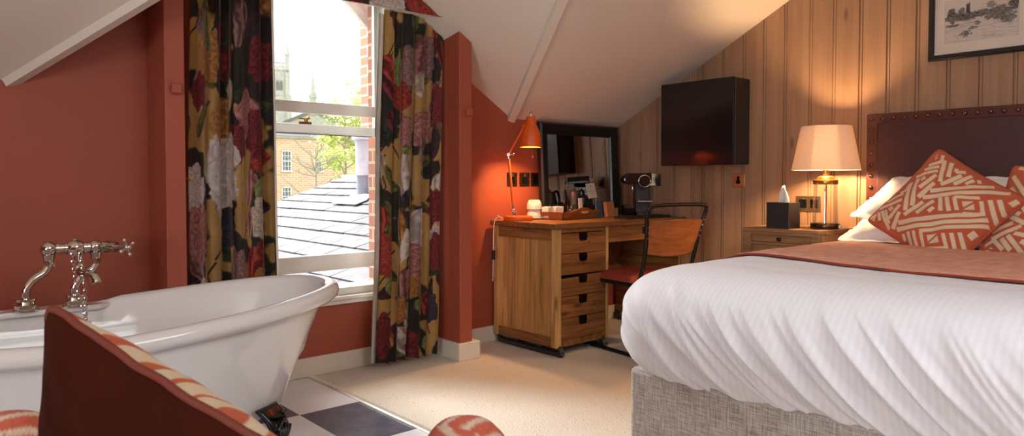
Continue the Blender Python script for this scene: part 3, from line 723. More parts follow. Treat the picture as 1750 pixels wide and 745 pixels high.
# ================================================================== CURTAINS
def sst(a, b, x): t = np.clip((x - a) / (b - a), 0, 1); return t * t * (3 - 2 * t)
def L3(r, g, b): return np.array([lin(r), lin(g), lin(b)])
_r = np.random.RandomState(4); _lat = _r.rand(64, 64)
def vnoise(x, y):
    xi = np.floor(x).astype(int); yi = np.floor(y).astype(int); fx = x - xi; fy = y - yi; fx = fx * fx * (3 - 2 * fx); fy = fy * fy * (3 - 2 * fy)
    g = lambda a, b: _lat[a % 64, b % 64]
    return (g(xi, yi) * (1 - fx) + g(xi + 1, yi) * fx) * (1 - fy) + (g(xi, yi + 1) * (1 - fx) + g(xi + 1, yi + 1) * fx) * fy
def fbm(x, y, o=4): return sum(vnoise(x * 2 ** k + 17 * k, y * 2 ** k + 5 * k) * .5 ** k for k in range(o)) / (2 - .5 ** (o - 1))
FLP = [((226, 210, 194), (156, 128, 112)), ((206, 146, 136), (116, 60, 62)), ((152, 58, 60), (62, 22, 30)), ((190, 78, 60), (98, 30, 28)), ((80, 72, 84), (34, 32, 42)),
       ((206, 146, 84), (128, 78, 42)), ((232, 222, 214), (168, 150, 144)), ((176, 134, 128), (98, 66, 66))]
def floral(U, V, W, H, seed, pin=()):
    rn = random.Random(seed)
    n0 = fbm(U * 5.5 + seed, V * 5.5)
    c = np.empty(U.shape + (3,)); must = L3(198, 158, 96); must2 = L3(172, 130, 74); dark = L3(52, 45, 39)
    f = fbm(U * 14, V * 9 + 3)[..., None]; c[:] = must * f + must2 * (1 - f)
    k = sst(.50, .54, n0)[..., None]; c = c * (1 - k) + (dark * (.7 + .7 * f)) * k
    wob = (fbm(U * 26, V * 26 + 9) - .5)
    def put(mask, col):
        nonlocal c
        mk = mask[..., None]; c = c * (1 - mk) + col * mk
    def leaf(cu, cv, L, w, a, c1, c2):
        du, dv = U - cu, V - cv; x = du * math.cos(a) + dv * math.sin(a); y = -du * math.sin(a) + dv * math.cos(a) + .25 * x * x / L + wob * .012
        hw = w * np.sqrt(np.clip(1 - (x / L) ** 2, 0, 1)) * (1 - .25 * x / L); mk = sst(.004, -.002, np.abs(y) - hw) * (np.abs(x) < L)
        t = .5 + .5 * np.sin((x * .7 + np.abs(y)) * 190) * .5 + np.where(y > 0, .25, -.2); put(mk, (L3(*c2) + (L3(*c1) - L3(*c2)) * np.clip(t, 0, 1)[..., None]))
        put(mk * sst(.0035, .001, np.abs(y)), L3(*c1) * .9)
    def peony(cu, cv, r, pal, a, asp=1.0):
        du, dv = U - cu, (V - cv) / asp; rho = np.hypot(du, dv) / r; ph = np.arctan2(dv, du) + a
        edge = 1 + .10 * np.sin(5 * ph) + .05 * np.sin(9 * ph + 2) + wob * .35
        mk = sst(.0, -.05, rho - edge)
        lay = rho * 3.0 + .9 * np.abs(np.sin(2.5 * ph + np.floor(rho * 3.2) * 1.9 + a)) + wob * 1.6
        fr = lay - np.floor(lay); tone = .12 + .88 * fr ** .8; tone = tone * (.85 + .15 * np.sin(ph * 14 + rho * 5))
        c1, c2 = L3(*pal[0]), L3(*pal[1]); col = c2 + (c1 - c2) * np.clip(tone, 0, 1)[..., None]
        put(mk, col)
    def tulip(cu, cv, r, pal, a):
        du, dv = U - cu, V - cv; x = du * math.cos(a) - dv * math.sin(a); y = du * math.sin(a) + dv * math.cos(a)
        w = r * .55 * np.sqrt(np.clip(1 - (y / r) ** 2, 0, 1)) * (1 + .35 * (y / r)); mk = sst(.004, -.003, np.abs(x) - w - wob * .02) * (np.abs(y) < r)
        t = .5 + .5 * np.sin(x / (w + .01) * 5.5 + wob * 7 + y * 22); c1, c2 = L3(*pal[0]), L3(*pal[1]); put(mk, c2 + (c1 - c2) * t[..., None])
    def vine(pts, w, col):
        for (a, b) in zip(pts, pts[1:]):
            ab = (b[0] - a[0], b[1] - a[1]); l2 = ab[0] ** 2 + ab[1] ** 2 + 1e-9
            t = np.clip(((U - a[0]) * ab[0] + (V - a[1]) * ab[1]) / l2, 0, 1); d = np.hypot(U - a[0] - t * ab[0], V - a[1] - t * ab[1]); put(sst(w, w * .55, d), L3(*col))
    nx, ny = max(2, int(W / .19)), max(2, int(H / .17))
    cells = [((i + .5 + rn.uniform(-.35, .35)) * W / nx, (j + .5 + rn.uniform(-.35, .35)) * H / ny + V.min()) for i in range(nx) for j in range(ny)]
    rn.shuffle(cells)
    for i, (x, y) in enumerate(cells):
        a = rn.uniform(0, 6.28)
        if i % 2 == 0: vine([(x + .10 * math.cos(a + t * .8) * t / 3, y + .06 * t) for t in range(-3, 4)], .006, (44, 46, 34))
        leaf(x + rn.uniform(-.08, .08), y + rn.uniform(-.08, .08), rn.uniform(.06, .12), rn.uniform(.022, .042), a, *rn.choice([((88, 90, 54), (36, 40, 30)), ((62, 66, 46), (24, 26, 24)), ((120, 112, 62), (56, 54, 34)), ((78, 50, 56), (36, 26, 32))]))
    for i, (x, y) in enumerate(cells):
        pal = FLP[rn.choice([0, 0, 1, 1, 2, 2, 3, 4, 5, 6, 7])]; a = rn.uniform(0, 6.28); q = rn.random()
        if q < .24: continue
        elif q < .62: peony(x, y, rn.uniform(.075, .125), pal, a, rn.uniform(.9, 1.3))
        elif q < .90: tulip(x, y, rn.uniform(.07, .11), pal, rn.uniform(-.6, .6))
        else: leaf(x, y, .055, .032, 1.5, (150, 156, 96), (86, 92, 52))
    for kind, x, y, r, p, a in pin:
        if kind == 'p': peony(x, y, r, FLP[p], a, 1.2)
        elif kind == 't': tulip(x, y, r, FLP[p], a)
        else: leaf(x, y, r, r * .45, a, (150, 156, 96), (86, 92, 52))
    c *= .74; c *= (.92 + .16 * fbm(U * 90, V * 90, 2))[..., None]
    return np.clip(c, 0, 1)
MT['floral'] = vcol('floral_curtain_print', .75, 1400, .1)
def curtain(name, label, xt, xb, zt, zb, yc, folds, seed, amp=.042, W=.92, pin=()):
    nu, nv = 230, 470; s = np.linspace(0, 1, nu)[:, None]; v = np.linspace(0, 1, nv)[None, :]
    z = zb + (zt(s) - zb) * v
    w = 1 - v
    x0 = xt[0] * v + xb[0] * w; x1 = xt[1] * v + xb[1] * w
    rs = np.random.RandomState(seed); ph = rs.rand(4) * 6.28
    sw = s + .02 * np.sin(2 * np.pi * s * 2 + ph[0]) + .012 * np.sin(2 * np.pi * s * 5 + ph[1])
    th = 2 * np.pi * folds * sw + .35 * np.sin(v * 3 + ph[2]) * np.sin(s * 9)
    a = amp * (.72 + .28 * np.sin(2 * np.pi * s * 1.7 + ph[3])) * (.75 + .25 * w) * np.minimum(1, .25 + (1 - v) * 30)
    y = yc + a * np.sin(th) + .25 * a * np.sin(2 * th + 1) + .004 * np.sin(v * 11 + s * 17)
    x = x0 + (x1 - x0) * s + .22 * a * np.sin(2 * th + .4) + .006 * np.sin(v * 7 + ph[1]) * w
    P = np.stack([x + 0 * v, y + 0 * v, z + 0 * s], -1)
    cols = floral(s * W + 0 * v, z + 0 * s, W, zt(np.array([[.5]])).item() - zb, seed, pin)
    root = thing(name, label, 'curtain', ((xb[0] + xb[1]) / 2, yc, zb))
    o = grid_mesh('panel', P, MT['floral'], root, cols)
    N = np.cross(np.gradient(P, axis=0), np.gradient(P, axis=1)); N /= np.linalg.norm(N, axis=-1, keepdims=True) + 1e-9; N *= np.sign((N[..., 1:2]).mean())
    sl_ = slice(0, 14) if seed == 23 else slice(nu - 14, nu); e_ = np.linspace(1, 0, 14)[:, None] * -1 if seed == 23 else np.linspace(0, 1, 14)[:, None]
    Q = (P + .006 * N)[sl_].copy(); Q[..., 0] += .022 * e_; Q[..., 1] += .004
    Q = Q[:, ::8]
    label_part(grid_mesh('lining', Q, MT['lining'], root), 'cream lining behind the print')
    return root
ztR = lambda s: np.minimum(1.935, zR(2.0 + .40 * s, 3.32) - .012) + 0 * s
ztL = lambda s: np.minimum(1.97, zL(1.01 + .40 * s, 3.30) - .03) + 0 * s
curtain('curtain', 'long dark floral curtain at left of window, hanging behind bathtub', (1.015, 1.385), (.985, 1.40), ztL, .03, 3.315, 6.0, 11, pin=[('p', .36, 1.07, .17, 6, 1), ('p', .10, .78, .11, 1, 2), ('p', .42, .80, .075, 4, 0), ('p', .33, 1.30, .10, 5, 2), ('p', .10, 1.42, .07, 2, 1), ('l', .18, 1.70, .10, 0, 1.6), ('p', .72, 1.25, .10, 2, 3), ('t', .66, .62, .10, 3, .5), ('t', .55, 1.75, .12, 7, .3)])
curtain('curtain', 'long floral curtain at right of window, reaching the carpet', (2.005, 2.395), (1.945, 2.335), ztR, .035, 3.325, 6.0, 23, pin=[('l', .22, 1.62, .085, 0, 1.5), ('p', .84, 1.45, .10, 2, 1), ('p', .70, 1.72, .10, 7, 2), ('p', .12, .18, .10, 2, 1), ('p', .10, .62, .10, 3, 2), ('t', .58, .75, .12, 6, .2), ('p', .32, .30, .07, 5, 1), ('p', .80, .30, .08, 4, 2), ('t', .35, 1.05, .12, 0, .1), ('p', .52, .58, .09, 1, 1), ('p', .86, .62, .09, 2, 1)])
# fabric covered pelmet following the dormer slope
nu, nv = 240, 60
zb_ = 1.905; xs = np.linspace(.93, 2.325, nu)[:, None]; fz = np.linspace(0, 1, nv)[None, :]
topz = np.minimum(np.minimum(np.array([[2.16]]), zR(xs, 3.215) - .01), zL(xs, 3.215) - .01); topz = np.maximum(topz, zb_ + .004 + .016 * (xs - .93) / 1.4)
bot = zb_ + .016 * (xs - .93) / 1.4
Z = bot + (topz - bot) * fz; X = xs + 0 * fz
pel = thing('pelmet', 'floral fabric pelmet board above the two window curtains', 'pelmet', (1.63, 3.22, zb_))
fr = np.stack([X, np.full_like(X, 3.215), Z], -1)
grid_mesh('front_panel', fr, MT['floral'], pel, floral(xs + 0 * fz, Z, 1.4, .28, 31, [('p', 2.22, 2.0, .17, 3, 1), ('p', 1.96, 1.99, .12, 6, 1), ('p', 1.70, 1.97, .13, 2, 1)]))
m = MB(); pts = [(float(xs[i, 0]), 3.217, float(bot[i, 0]) + .001) for i in (0, nu - 1)] + [(float(xs[i, 0]), 3.217, float(topz[i, 0])) for i in range(nu - 1, -1, -12)]
m.prism(pts, (0, .016, 0)); m.build('board', MT['lining'], pel, 0)
m = MB(); m.cyl((1.0, 3.33, 1.955), (2.36, 3.33, 1.955), .012, n=12); m.build('track', MT['white_paint'], pel, 35)

# small painted knobs and a tie-back hook on the posts
for p, lb in ((Vector((.913, 3.2, 1.407)), 'small square terracotta painted knob on post left of window'), (Vector((2.467, 3.2, 1.407)), 'small square terracotta painted knob on post right of window')):
    k = thing('post_knob', lb, 'knob', p)
    m = MB(); m.box(p - Vector((0, .006, 0)), (.030, .012, .036)); m.build('back_plate', MT['terracotta'], k, 0, .003)
    m = MB(); m.box(p - Vector((-.003, .02, 0)), (.042, .018, .042)); m.build('knob_face', MT['terracotta'], k, 0, .006, segs=3)
hp = Vector((.955, 3.235, 1.03)); hk = thing('tieback_hook', 'tiny brass curtain tieback hook on the post by left curtain', 'hook', hp)
m = MB(); m.cyl(hp, hp + Vector((.004, 0, 0)), .012, n=16); m.tube(smoothpath([hp, hp + Vector((.02, 0, 0)), hp + Vector((.03, 0, -.012)), hp + Vector((.036, 0, .006)), hp + Vector((.034, 0, .022))], 5), .003, 8)
m.build('hook', MT['brass'], hk, 40)
# ================================================================== DESK
DX0, DX1, DXE, DY0, DY1, DZ = 2.862, 3.315, 4.06, 2.88, 3.44, .775
desk = thing('desk', 'reclaimed pine desk with five black-handled drawers on dark steel runners', 'desk', (3.45, 3.16, 0))
m = MB(); m.bb(2.838, 4.082, 2.856, 3.448, .742, DZ); m.build('desk_top', MT['desk_top'], desk, 0, .005)
P = .042
for x in (DX0, DX1 - P * .5):
    for y in (DY0, DY1 - P): m = MB(); m.bb(x, x + (P if x == DX0 else P * .5), y, y + P, .055, .742); m.build('post', MT['desk_post'], desk, 0, .003)
for q in ((DX0 + .004, DX0 + .026, DY0 + P, DY1 - P, .672, .738), (DX0 + .004, DX0 + .026, DY0 + P, DY1 - P, .055, .112), (DX0 + P, DX1 - P * .5, DY0 + .004, DY0 + .02, .718, .742), (DX0 + P, DX1 - P * .5, DY0 + .004, DY0 + .02, .055, .094)):
    m = MB(); m.bb(*q); m.build('rail', MT['desk_rail'], desk, 0, .002)
m = MB(); yy = DY0 + P; rn = random.Random(2)
while yy < DY1 - P - .01:
    w = min(rn.choice((.05, .066, .078, .09)), DY1 - P - yy); m.bb(DX0 + .010 + rn.uniform(0, .003), DX0 + .024, yy + .0012, yy + w - .0012, .10, .68); yy += w
m.build('side_panel', MT['desk_boards'], desk, 0, .0015)
m = MB(); m.bb(DX1 - .018, DX1 - .004, DY0 + .03, DY1 - .03, .06, .742); m.bb(DX0 + .02, DX1 - .01, DY1 - .02, DY1 - .006, .06, .742); m.bb(DX0 + .02, DX1 - .01, DY0 + .03, DY1 - .01, .06, .075); m.bb(DX1 - .01, DXE, DY1 - .05, DY1 - .03, .30, .70)
m.build('carcass', MT['desk_rail'], desk, 0)
zs = [.716, .594, .471, .346, .220, .095]
dx0, dx1 = DX0 + P + .002, DX1 - P * .5 - .002; hx = (dx0 + dx1) / 2 - .008
for k in range(5):
    z1, z0 = zs[k] - .002, zs[k + 1] + .002; sl = .012 if k == 2 else 0
    z1 -= sl * .4
    m = MB(); w = .036; h = .046
    pts = [(dx0, DY0 + .002, z0), (dx1, DY0 + .002, z0), (dx1, DY0 + .002, z1), (hx + w, DY0 + .002, z1), (hx + w, DY0 + .002, z1 - h + .012), (hx + w - .012, DY0 + .002, z1 - h), (hx - w + .012, DY0 + .002, z1 - h), (hx - w, DY0 + .002, z1 - h + .012), (hx - w, DY0 + .002, z1 - sl * .8), (dx0, DY0 + .002, z1 - sl)]
    m.prism(pts, (0, .018, 0)); d = m.build('drawer', MT['desk_front'], desk, 0, .0015)
    m = MB(); m.prism([(hx - w - .004, DY0 + .004, z1 + .001), (hx + w + .004, DY0 + .004, z1 + .001), (hx + w + .004, DY0 + .004, z1 - h + .008), (hx + w - .008, DY0 + .004, z1 - h - .004), (hx - w + .008, DY0 + .004, z1 - h - .004), (hx - w - .004, DY0 + .004, z1 - h + .008)], (0, .02, 0))
    m.bb(hx - w + .006, hx + w - .006, DY0 - .001, DY0 + .004, z1 - h - .002, z1 - h + .006)
    label_part(m.build('handle', MT['black_gloss'], d, 0, .002), 'black metal cut-out handle')
    if k in (0, 1):
        m = MB(); m.ball((hx + (.05 if k == 0 else .0), DY0 + .001, z1 - h - .012), .006, (1, .4, 1)); m.build('screw', MT['stud'], d, 60)
m = MB(); m.bb(DX1 + .006, DXE - .02, DY0 + .006, DY0 + .024, .640, .722); d = m.build('drawer', MT['desk_front'], desk, 0, .002)
m = MB(); cx = (DX1 + DXE) / 2; m.bb(cx - .036, cx + .036, DY0 + .001, DY0 + .02, .680, .724); m.build('handle', MT['black_gloss'], d, 0, .003)
m = MB(); m.bb(DX1, DXE, DY0 + .006, DY0 + .022, .722, .742); m.bb(DXE - .02, DXE, DY0 + .004, DY1, .055, .742); m.build('end_panel', MT['desk_rail'], desk, 0, .002)
def runner(x):
    m = MB(); r = .016
    m.tube(smoothpath([(x, DY0 + .03, .06), (x, DY0 - .004, .045), (x, DY0 - .012, .026), (x, DY0 + .03, .0175), (x, DY1 - .08, .0175), (x, DY1 - .035, .022), (x, DY1 - .02, .04), (x, DY1 - .03, .06)], 6), r, 14)
    m.build('runner', MT['dark_steel'], desk, 60)
runner(DX0 + .03); runner(DX1 - .05); runner(DXE - .03)
for y in (DY0 + .16, DY1 - .19): m = MB(); m.bb(DX0 + .03, DX1 - .05, y, y + .03, .022, .054); m.build('crossbar', MT['dark_steel'], desk, 0, .004)

# desk lamp
LB = Vector((2.925, 3.275, DZ))
lamp = thing('desk_lamp', 'orange jointed desk lamp with bell shade on the desk corner', 'lamp', LB)
m = MB(); m.lathe([(0, 0), (.088, 0), (.090, .004), (.090, .020), (.086, .027), (.03, .029), (0, .029)], LB, 48); m.build('lamp_base', MT['orange_enamel'], lamp, 40)
dr = Vector((.752, -.659, 0))
j0 = LB - dr * .030 + Vector((0, 0, .06)); j1 = LB - dr * .062 + Vector((0, 0, .405)); j2 = LB + dr * .036 + Vector((0, 0, .580))
m = MB(); m.cyl(LB - dr * .03 + Vector((0, 0, .026)), j0, .009, n=16); m.ball(j0, .014); m.cyl(j0 - FW * .016 * 1, j0 + FW * .016, .010, n=16); m.cyl(j0, j0.lerp(j1, .10), .0085, n=14)
m.lathe([(.016, 0), (.016, .006), (.008, .012)], LB - dr * .03 + Vector((0, 0, .027)), 20); m.build('joint', MT['chrome'], lamp, 50); m = MB()
m.ball(j1, .015); m.cyl(j1 - FW * .02, j1 + FW * .02, .011, n=18); m.cyl(j1.lerp(j0, .07), j1, .0085, n=14); m.cyl(j1, j1.lerp(j2, .09), .0085, n=14)
m.tube([j1 + dr * .01, j1 + dr * .028 + Vector((0, 0, .004))], .004, 8); m.ball(j1 + dr * .03 + Vector((0, 0, .004)), .008)
m.build('joint', MT['chrome'], lamp, 50)
m = MB(); m.cyl(j0.lerp(j1, .08), j0.lerp(j1, .94), .0075, n=16); m.build('arm', MT['orange_enamel'], lamp, 50)
m = MB(); m.cyl(j1.lerp(j2, .08), j2, .0068, n=16); m.box(j2, (.022, .022, .024)); m.build('arm', MT['orange_enamel'], lamp, 50)
sc = j2 + dr * .040 + Vector((0, 0, -.02))
m = MB(); m.lathe([(.064, -.108), (.0655, -.108), (.0655, -.10), (.064, -.055), (.058, -.018), (.046, .010), (.036, .030), (.031, .048), (.030, .076), (.027, .080), (0, .081)], sc, 40)
m.lathe([(.064, -.108), (.062, -.10), (.061, -.055), (.055, -.018), (.043, .010), (.032, .03), (0, .034)], sc, 40)
m.cyl(j2, sc + Vector((0, 0, .02)) - dr * .03, .008, n=12)
m.build('lamp_shade', MT['orange_enamel'], lamp, 50)
m = MB(); m.cyl(sc + Vector((0, 0, .08)), sc + Vector((0, 0, .105)), .006, n=12); m.ball(sc + Vector((0, 0, .105)), .008); m.build('finial', MT['chrome'], lamp, 50); m = MB(); m.tube([sc + dr * .012 + Vector((0, 0, -.10)), sc + dr * .012 + Vector((0, 0, -.165))], .0014, 6); m.ball(sc + dr * .012 + Vector((0, 0, -.168)), .004)
m.build('pull_switch', MT['chrome'], lamp, 50)
m = MB(); m.ball(sc + Vector((0, 0, -.055)), .026); m.build('bulb', emit('warm_bulb_desk', (1, .52, .19, 1), 1050), lamp, 60)
m = MB(); cp = smoothpath([LB - dr * .088 + Vector((0, .01, .012)), LB - dr * .11 + Vector((-.01, .02, .03)), Vector((2.835, 3.36, .800)), Vector((2.815, 3.37, .775)), Vector((2.795, 3.36, .70)), Vector((2.785, 3.35, .58)), Vector((2.79, 3.36, .42)), Vector((2.82, 3.40, .40)), Vector((2.88, 3.462, .42))], 7)
m.tube(cp, .0026, 7); c = m.build('cord', MT['porcelain'], lamp, 60)
m = MB(); m.box((2.785, 3.35, .565), (.022, .018, .06), Matrix.Rotation(.05, 3, 'X')); label_part(m.build('inline_switch', MT['black_satin'], c, 0, .005), 'black in-line switch')

# leaning mirror
def at_yaw(o, rx): o.rotation_euler = (rx, 0, 0); return o
mir = thing('mirror', 'black framed square mirror leaning against the wall on the desk', 'mirror', (3.635, 3.420, DZ)); at_yaw(mir, R(-2.6)); 
MW, MH, FWD = .785, .635, .078
m = MB(); hw = MW / 2
prof = [(0, .0), (0, -.030), (.012, -.040), (.035, -.036), (.055, -.026), (.070, -.024), (.078, -.012), (.078, 0)]
def corner(d): return [(-hw + d, d), (hw - d, d), (hw - d, MH - d), (-hw + d, MH - d)]
rs = []
for k in range(4): rs.append([Vector((corner(d)[k][0], yy, corner(d)[k][1])) for d, yy in prof])
rs.append(rs[0]); m.rings(rs, True, False); m.build('frame', MT['black_frame'], mir, 30, world=False)
m = MB(); m.bb(-hw + .07, hw - .07, -.012, -.008, .07, MH - .07); m.build('glass', MT['mirror'], mir, 0, world=False)
m = MB(); m.bb(-hw + .01, hw - .01, -.007, .004, .01, MH - .01); m.build('backing', MT['black_satin'], mir, 0, world=False)

# tray
ty = R(13); tray = thing('serving_tray', 'honey wooden serving tray with handle holes on the desk', 'tray', (3.325, 3.275, DZ), ty)
a, b, hgt, fl = .210, .120, .050, .022
m = MB(); m.bb(-a, a, -b, b, 0, .008); m.build('base', MT['tray_wood'], tray, 0, .002, world=False)
def tside(p0, p1, out, hf, name):
    p0, p1, out = Vector(p0), Vector(p1), Vector(out); N = 28; L = (p1 - p0)
    m = MB(); lo, hi = [], []
    for k in range(N + 1):
        f = k / N; h = hf(f); e = L.normalized() * (fl * (2 * f - 1)) * (h / hgt) 
        lo.append(p0 + L * f); hi.append(p0 + L * f + out * fl * (h / hgt) + e + Vector((0, 0, h)))
    t = out * -.007
    m.rings([lo, hi, [p + t for p in hi], [p + t for p in lo]], False, False)
    m.poly([lo[0], hi[0], hi[0] + t, lo[0] + t]); m.poly([lo[-1], hi[-1], hi[-1] + t, lo[-1] + t]); m.rings([[p + t for p in lo], lo], False, False)
    return m.build(name, MT['tray_wood'], tray, 40, world=False)
flat = lambda f: hgt
wave = lambda f: hgt + .024 * (.5 - .5 * math.cos(2 * math.pi * min(1, max(0, (f - .12) / .76))))
s1 = tside((-a, -b, .0), (a, -b, .0), (0, -1, 0), wave, 'side'); tside((a, b, 0), (-a, b, 0), (0, 1, 0), wave, 'side')
tside((-a, b, 0), (-a, -b, 0), (-1, 0, 0), flat, 'side'); tside((a, -b, 0), (a, b, 0), (1, 0, 0), flat, 'side')
m = MB(); c0 = Vector((.03, -b - fl * .92, .043)); pts = []
for k in range(24):
    t = 2 * math.pi * k / 24; q = math.copysign(abs(math.cos(t)) ** .45, math.cos(t)); pts.append(c0 + Vector((.046 * q, 0, .0095 * math.sin(t))))
lightwood = wood('pale_tray_opening', (rgb(206, 150, 92), rgb(226, 172, 112), rgb(238, 190, 132)), 'X', 1.5, .5, knots=False)
m.prism([p - Vector((0, .002, 0)) for p in pts], (0, .004, 0)); label_part(m.build('handle_hole', lightwood, s1, 0, world=False), 'pale oval hand hole')

# cups on the tray
TZ = DZ + .008
def tpos(px, dz, X=None, Y=None): p = onY(px, 350, Y); return Vector((p.x, Y, TZ + dz))
def cup(p, label, inverted=True, scale=1.0, hang=0):
    t = thing('cup', label, 'cup', p, hang, 'white cups on the wooden tray')
    prof = [(0, 0), (.034, 0), (.036, .004), (.044, .018), (.048, .040), (.0485, .058), (.046, .058), (.0445, .042), (.040, .022), (.025, .010), (0, .009)]
    m = MB(); m.lathe([(r * scale, (.058 - z if inverted else z) * scale) for r, z in prof], (0, 0, 0), 36); m.build('body', MT['porcelain'], t, 50, world=False)
    m = MB(); m.tube(smoothpath([(.046 * scale, 0, .045 * scale), (.066 * scale, 0, .048 * scale), (.071 * scale, 0, .030 * scale), (.060 * scale, 0, .014 * scale), (.042 * scale, 0, .016 * scale)], 5), .0045, 8); m.build('handle', MT['porcelain'], t, 60, world=False)
    return t
cp0 = tpos(913, 0, Y=3.30)
cup(cp0, 'lower white cup of the stack of two on the wooden tray', hang=R(75)); cup(cp0 + Vector((.001, 0, .0585)), 'upper white cup of the stack of two on the wooden tray', hang=R(50))
for px, yy, rz, lb in ((936, 3.235, .15, 'squat white paper sugar packet pile standing nearest the stacked cups'), (953, 3.215, -.35, 'tilted white paper packet pile beside the squat one on tray')):
    p = tpos(px, 0, Y=yy); s = thing('sachet_pile', lb, 'sachets', p, rz, 'paper sachets on the tray')
    for k in range(7):
        m = MB(); m.box((rn.uniform(-.001, .001), (k - 3) * .0075, .037 + .001 * (k % 2)), (.056, .0065, .072 - .003 * (k % 3)), Matrix.Rotation(.18 if px > 940 else .05, 3, 'X')); m.build('sachet', MT['paper'], s, 0, .0015, world=False)
# tumblers (upside down) and a jug style kettle
for px, yy, lb in ((930, 3.36, 'upturned glass tumbler nearest stacked cups at tray back'), (950, 3.33, 'upturned glass tumbler between the paper packets and kettle'), (975, 3.245, 'upturned glass tumbler just in front of the black kettle')):
    p = tpos(px, 0, Y=yy); t = MB(); t.lathe([(.034, 0), (.036, 0), (.033, .055), (.031, .078), (.029, .082), (0, .084)], p, 32); t.lathe([(.034, 0), (.031, .055), (.028, .074), (0, .074)], p, 32)
    tag(t.build('glass_tumbler', MT['tumbler'], None, 50), lb, 'glass', 'upturned tumblers on the tray')
kp = Vector((3.445, 3.295, TZ)); ket = thing('kettle', 'slim black kettle with long handle on the tray before mirror', 'kettle', kp)
m = MB(); m.lathe([(0, 0), (.062, 0), (.064, .006), (.060, .03), (.048, .11), (.041, .16), (.038, .168), (.012, .176), (.010, .19), (0, .192)], kp, 36); m.build('body', MT['black_satin'], ket, 50)
m = MB(); m.tube(smoothpath([kp + Vector((.040, .0, .165)), kp + Vector((.078, .0, .172)), kp + Vector((.094, 0, .12)), kp + Vector((.078, 0, .055)), kp + Vector((.058, 0, .03))], 6), .009, 10); m.build('handle', MT['black_gloss'], ket, 60)
m = MB(); m.tube(smoothpath([kp + Vector((-.05, 0, .07)), kp + Vector((-.075, 0, .12)), kp + Vector((-.092, -.004, .178))], 6), [.014 - .0006 * k for k in range(13)], 12); m.build('spout', MT['black_gloss'], ket, 60)
cpos = Vector((3.410, 3.205, TZ)); m = MB(); m.box(cpos + Vector((0, 0, .062)), (.038, .004, .124), Matrix.Rotation(-.08, 3, 'X') @ Matrix.Rotation(.1, 3, 'Z'))
tag(m.build('tall_packet', MT['paper'], None, 0, .001), 'tall narrow white paper packet standing in front of black kettle', 'packet')

# cards and packets right of the tray
kx = Vector((3.625, 3.285, DZ))
card = thing('card_holder', 'white printed card slanting in a dark holder right of tray', 'card', kx, R(8))
m = MB(); m.box((0, .02, .007), (.12, .075, .014)); m.box((0, .045, .07), (.11, .010, .135), Matrix.Rotation(R(-10), 3, 'X')); m.build('holder', MT['black_satin'], card, 0, .003, world=False)
def mat_card():
    t = NT('printed_white_card'); tc = t.n('ShaderNodeTexCoord'); sp = t.n('ShaderNodeSeparateXYZ'); t.l(tc.outputs['Object'], sp.inputs[0])
    a = t.math('LESS_THAN', t.math('ABSOLUTE', t.math('ADD', sp.outputs['Z'], .004)), .0012)
    d2 = t.math('POWER', sp.outputs['X'], 2.0); e2 = t.math('POWER', t.math('SUBTRACT', sp.outputs['Z'], .030), 2.0); dd = t.math('SQRT', t.math('ADD', d2, e2))
    dot = t.math('LESS_THAN', t.math('ABSOLUTE', t.math('SUBTRACT', dd, .0045)), .0022)
    l2 = t.math('MULTIPLY', t.math('LESS_THAN', t.math('ABSOLUTE', t.math('ADD', sp.outputs['Z'], .020)), .0008), t.math('LESS_THAN', t.math('ABSOLUTE', sp.outputs['X']), .03))
    t.bsdf(t.mix(t.math('MINIMUM', t.math('ADD', t.math('ADD', a, dot), l2), 1.0), rgb(206, 192, 182), rgb(92, 84, 80)), .7); return t.m
m = MB(); m.box((0, 0, 0), (.104, .002, .104)); cd = m.build('printed_card', mat_card(), card, 0, world=False); cd.location = (0, .020, .178); cd.rotation_euler = (R(-12), R(-4), 0)
m = MB(); m.box((0, 0, .055), (.075, .012, .11), Matrix.Rotation(R(-8), 3, 'X')); b = m.build('booklet', plain('blue_grey_cover', rgb(72, 86, 98), .6), None, 0, .002, world=False)
b.location = (3.60, 3.215, DZ); b.rotation_euler = (0, 0, R(10)); tag(b, 'small blue grey booklet propped under the white card', 'booklet')
m = MB(); m.box((0, 0, .052), (.082, .03, .104), Matrix.Rotation(R(-7), 3, 'X')); b = m.build('packet', plain('kraft_brown_card', rgb(168, 108, 66), .75, bstr=.1), None, 0, .003, world=False)
b.location = (3.672, 3.188, DZ); b.rotation_euler = (0, 0, R(4)); tag(b, 'brown kraft packet standing right of the white card', 'packet')
m = MB(); m.box((0, 0, .03), (.05, .03, .06)); b = m.build('packet', plain('tan_card', rgb(150, 106, 74), .75, bstr=.1), None, 0, .003, world=False)
b.location = (3.738, 3.20, DZ); b.rotation_euler = (0, 0, R(-6)); tag(b, 'little tan packet half hidden behind the kraft one', 'packet')
m = MB(); m.bb(3.52, 3.97, 2.90, 3.01, DZ, DZ + .006); m.bb(3.52, 3.97, 2.90, 2.908, DZ, DZ + .016); m.bb(3.52, 3.97, 3.002, 3.01, DZ, DZ + .016); m.bb(3.52, 3.528, 2.90, 3.01, DZ, DZ + .016); m.bb(3.962, 3.97, 2.90, 3.01, DZ, DZ + .016)
tag(m.build('black_tray', MT['black_satin'], None, 0, .003), 'long shallow black tray on the desk before the coffee machine', 'tray')

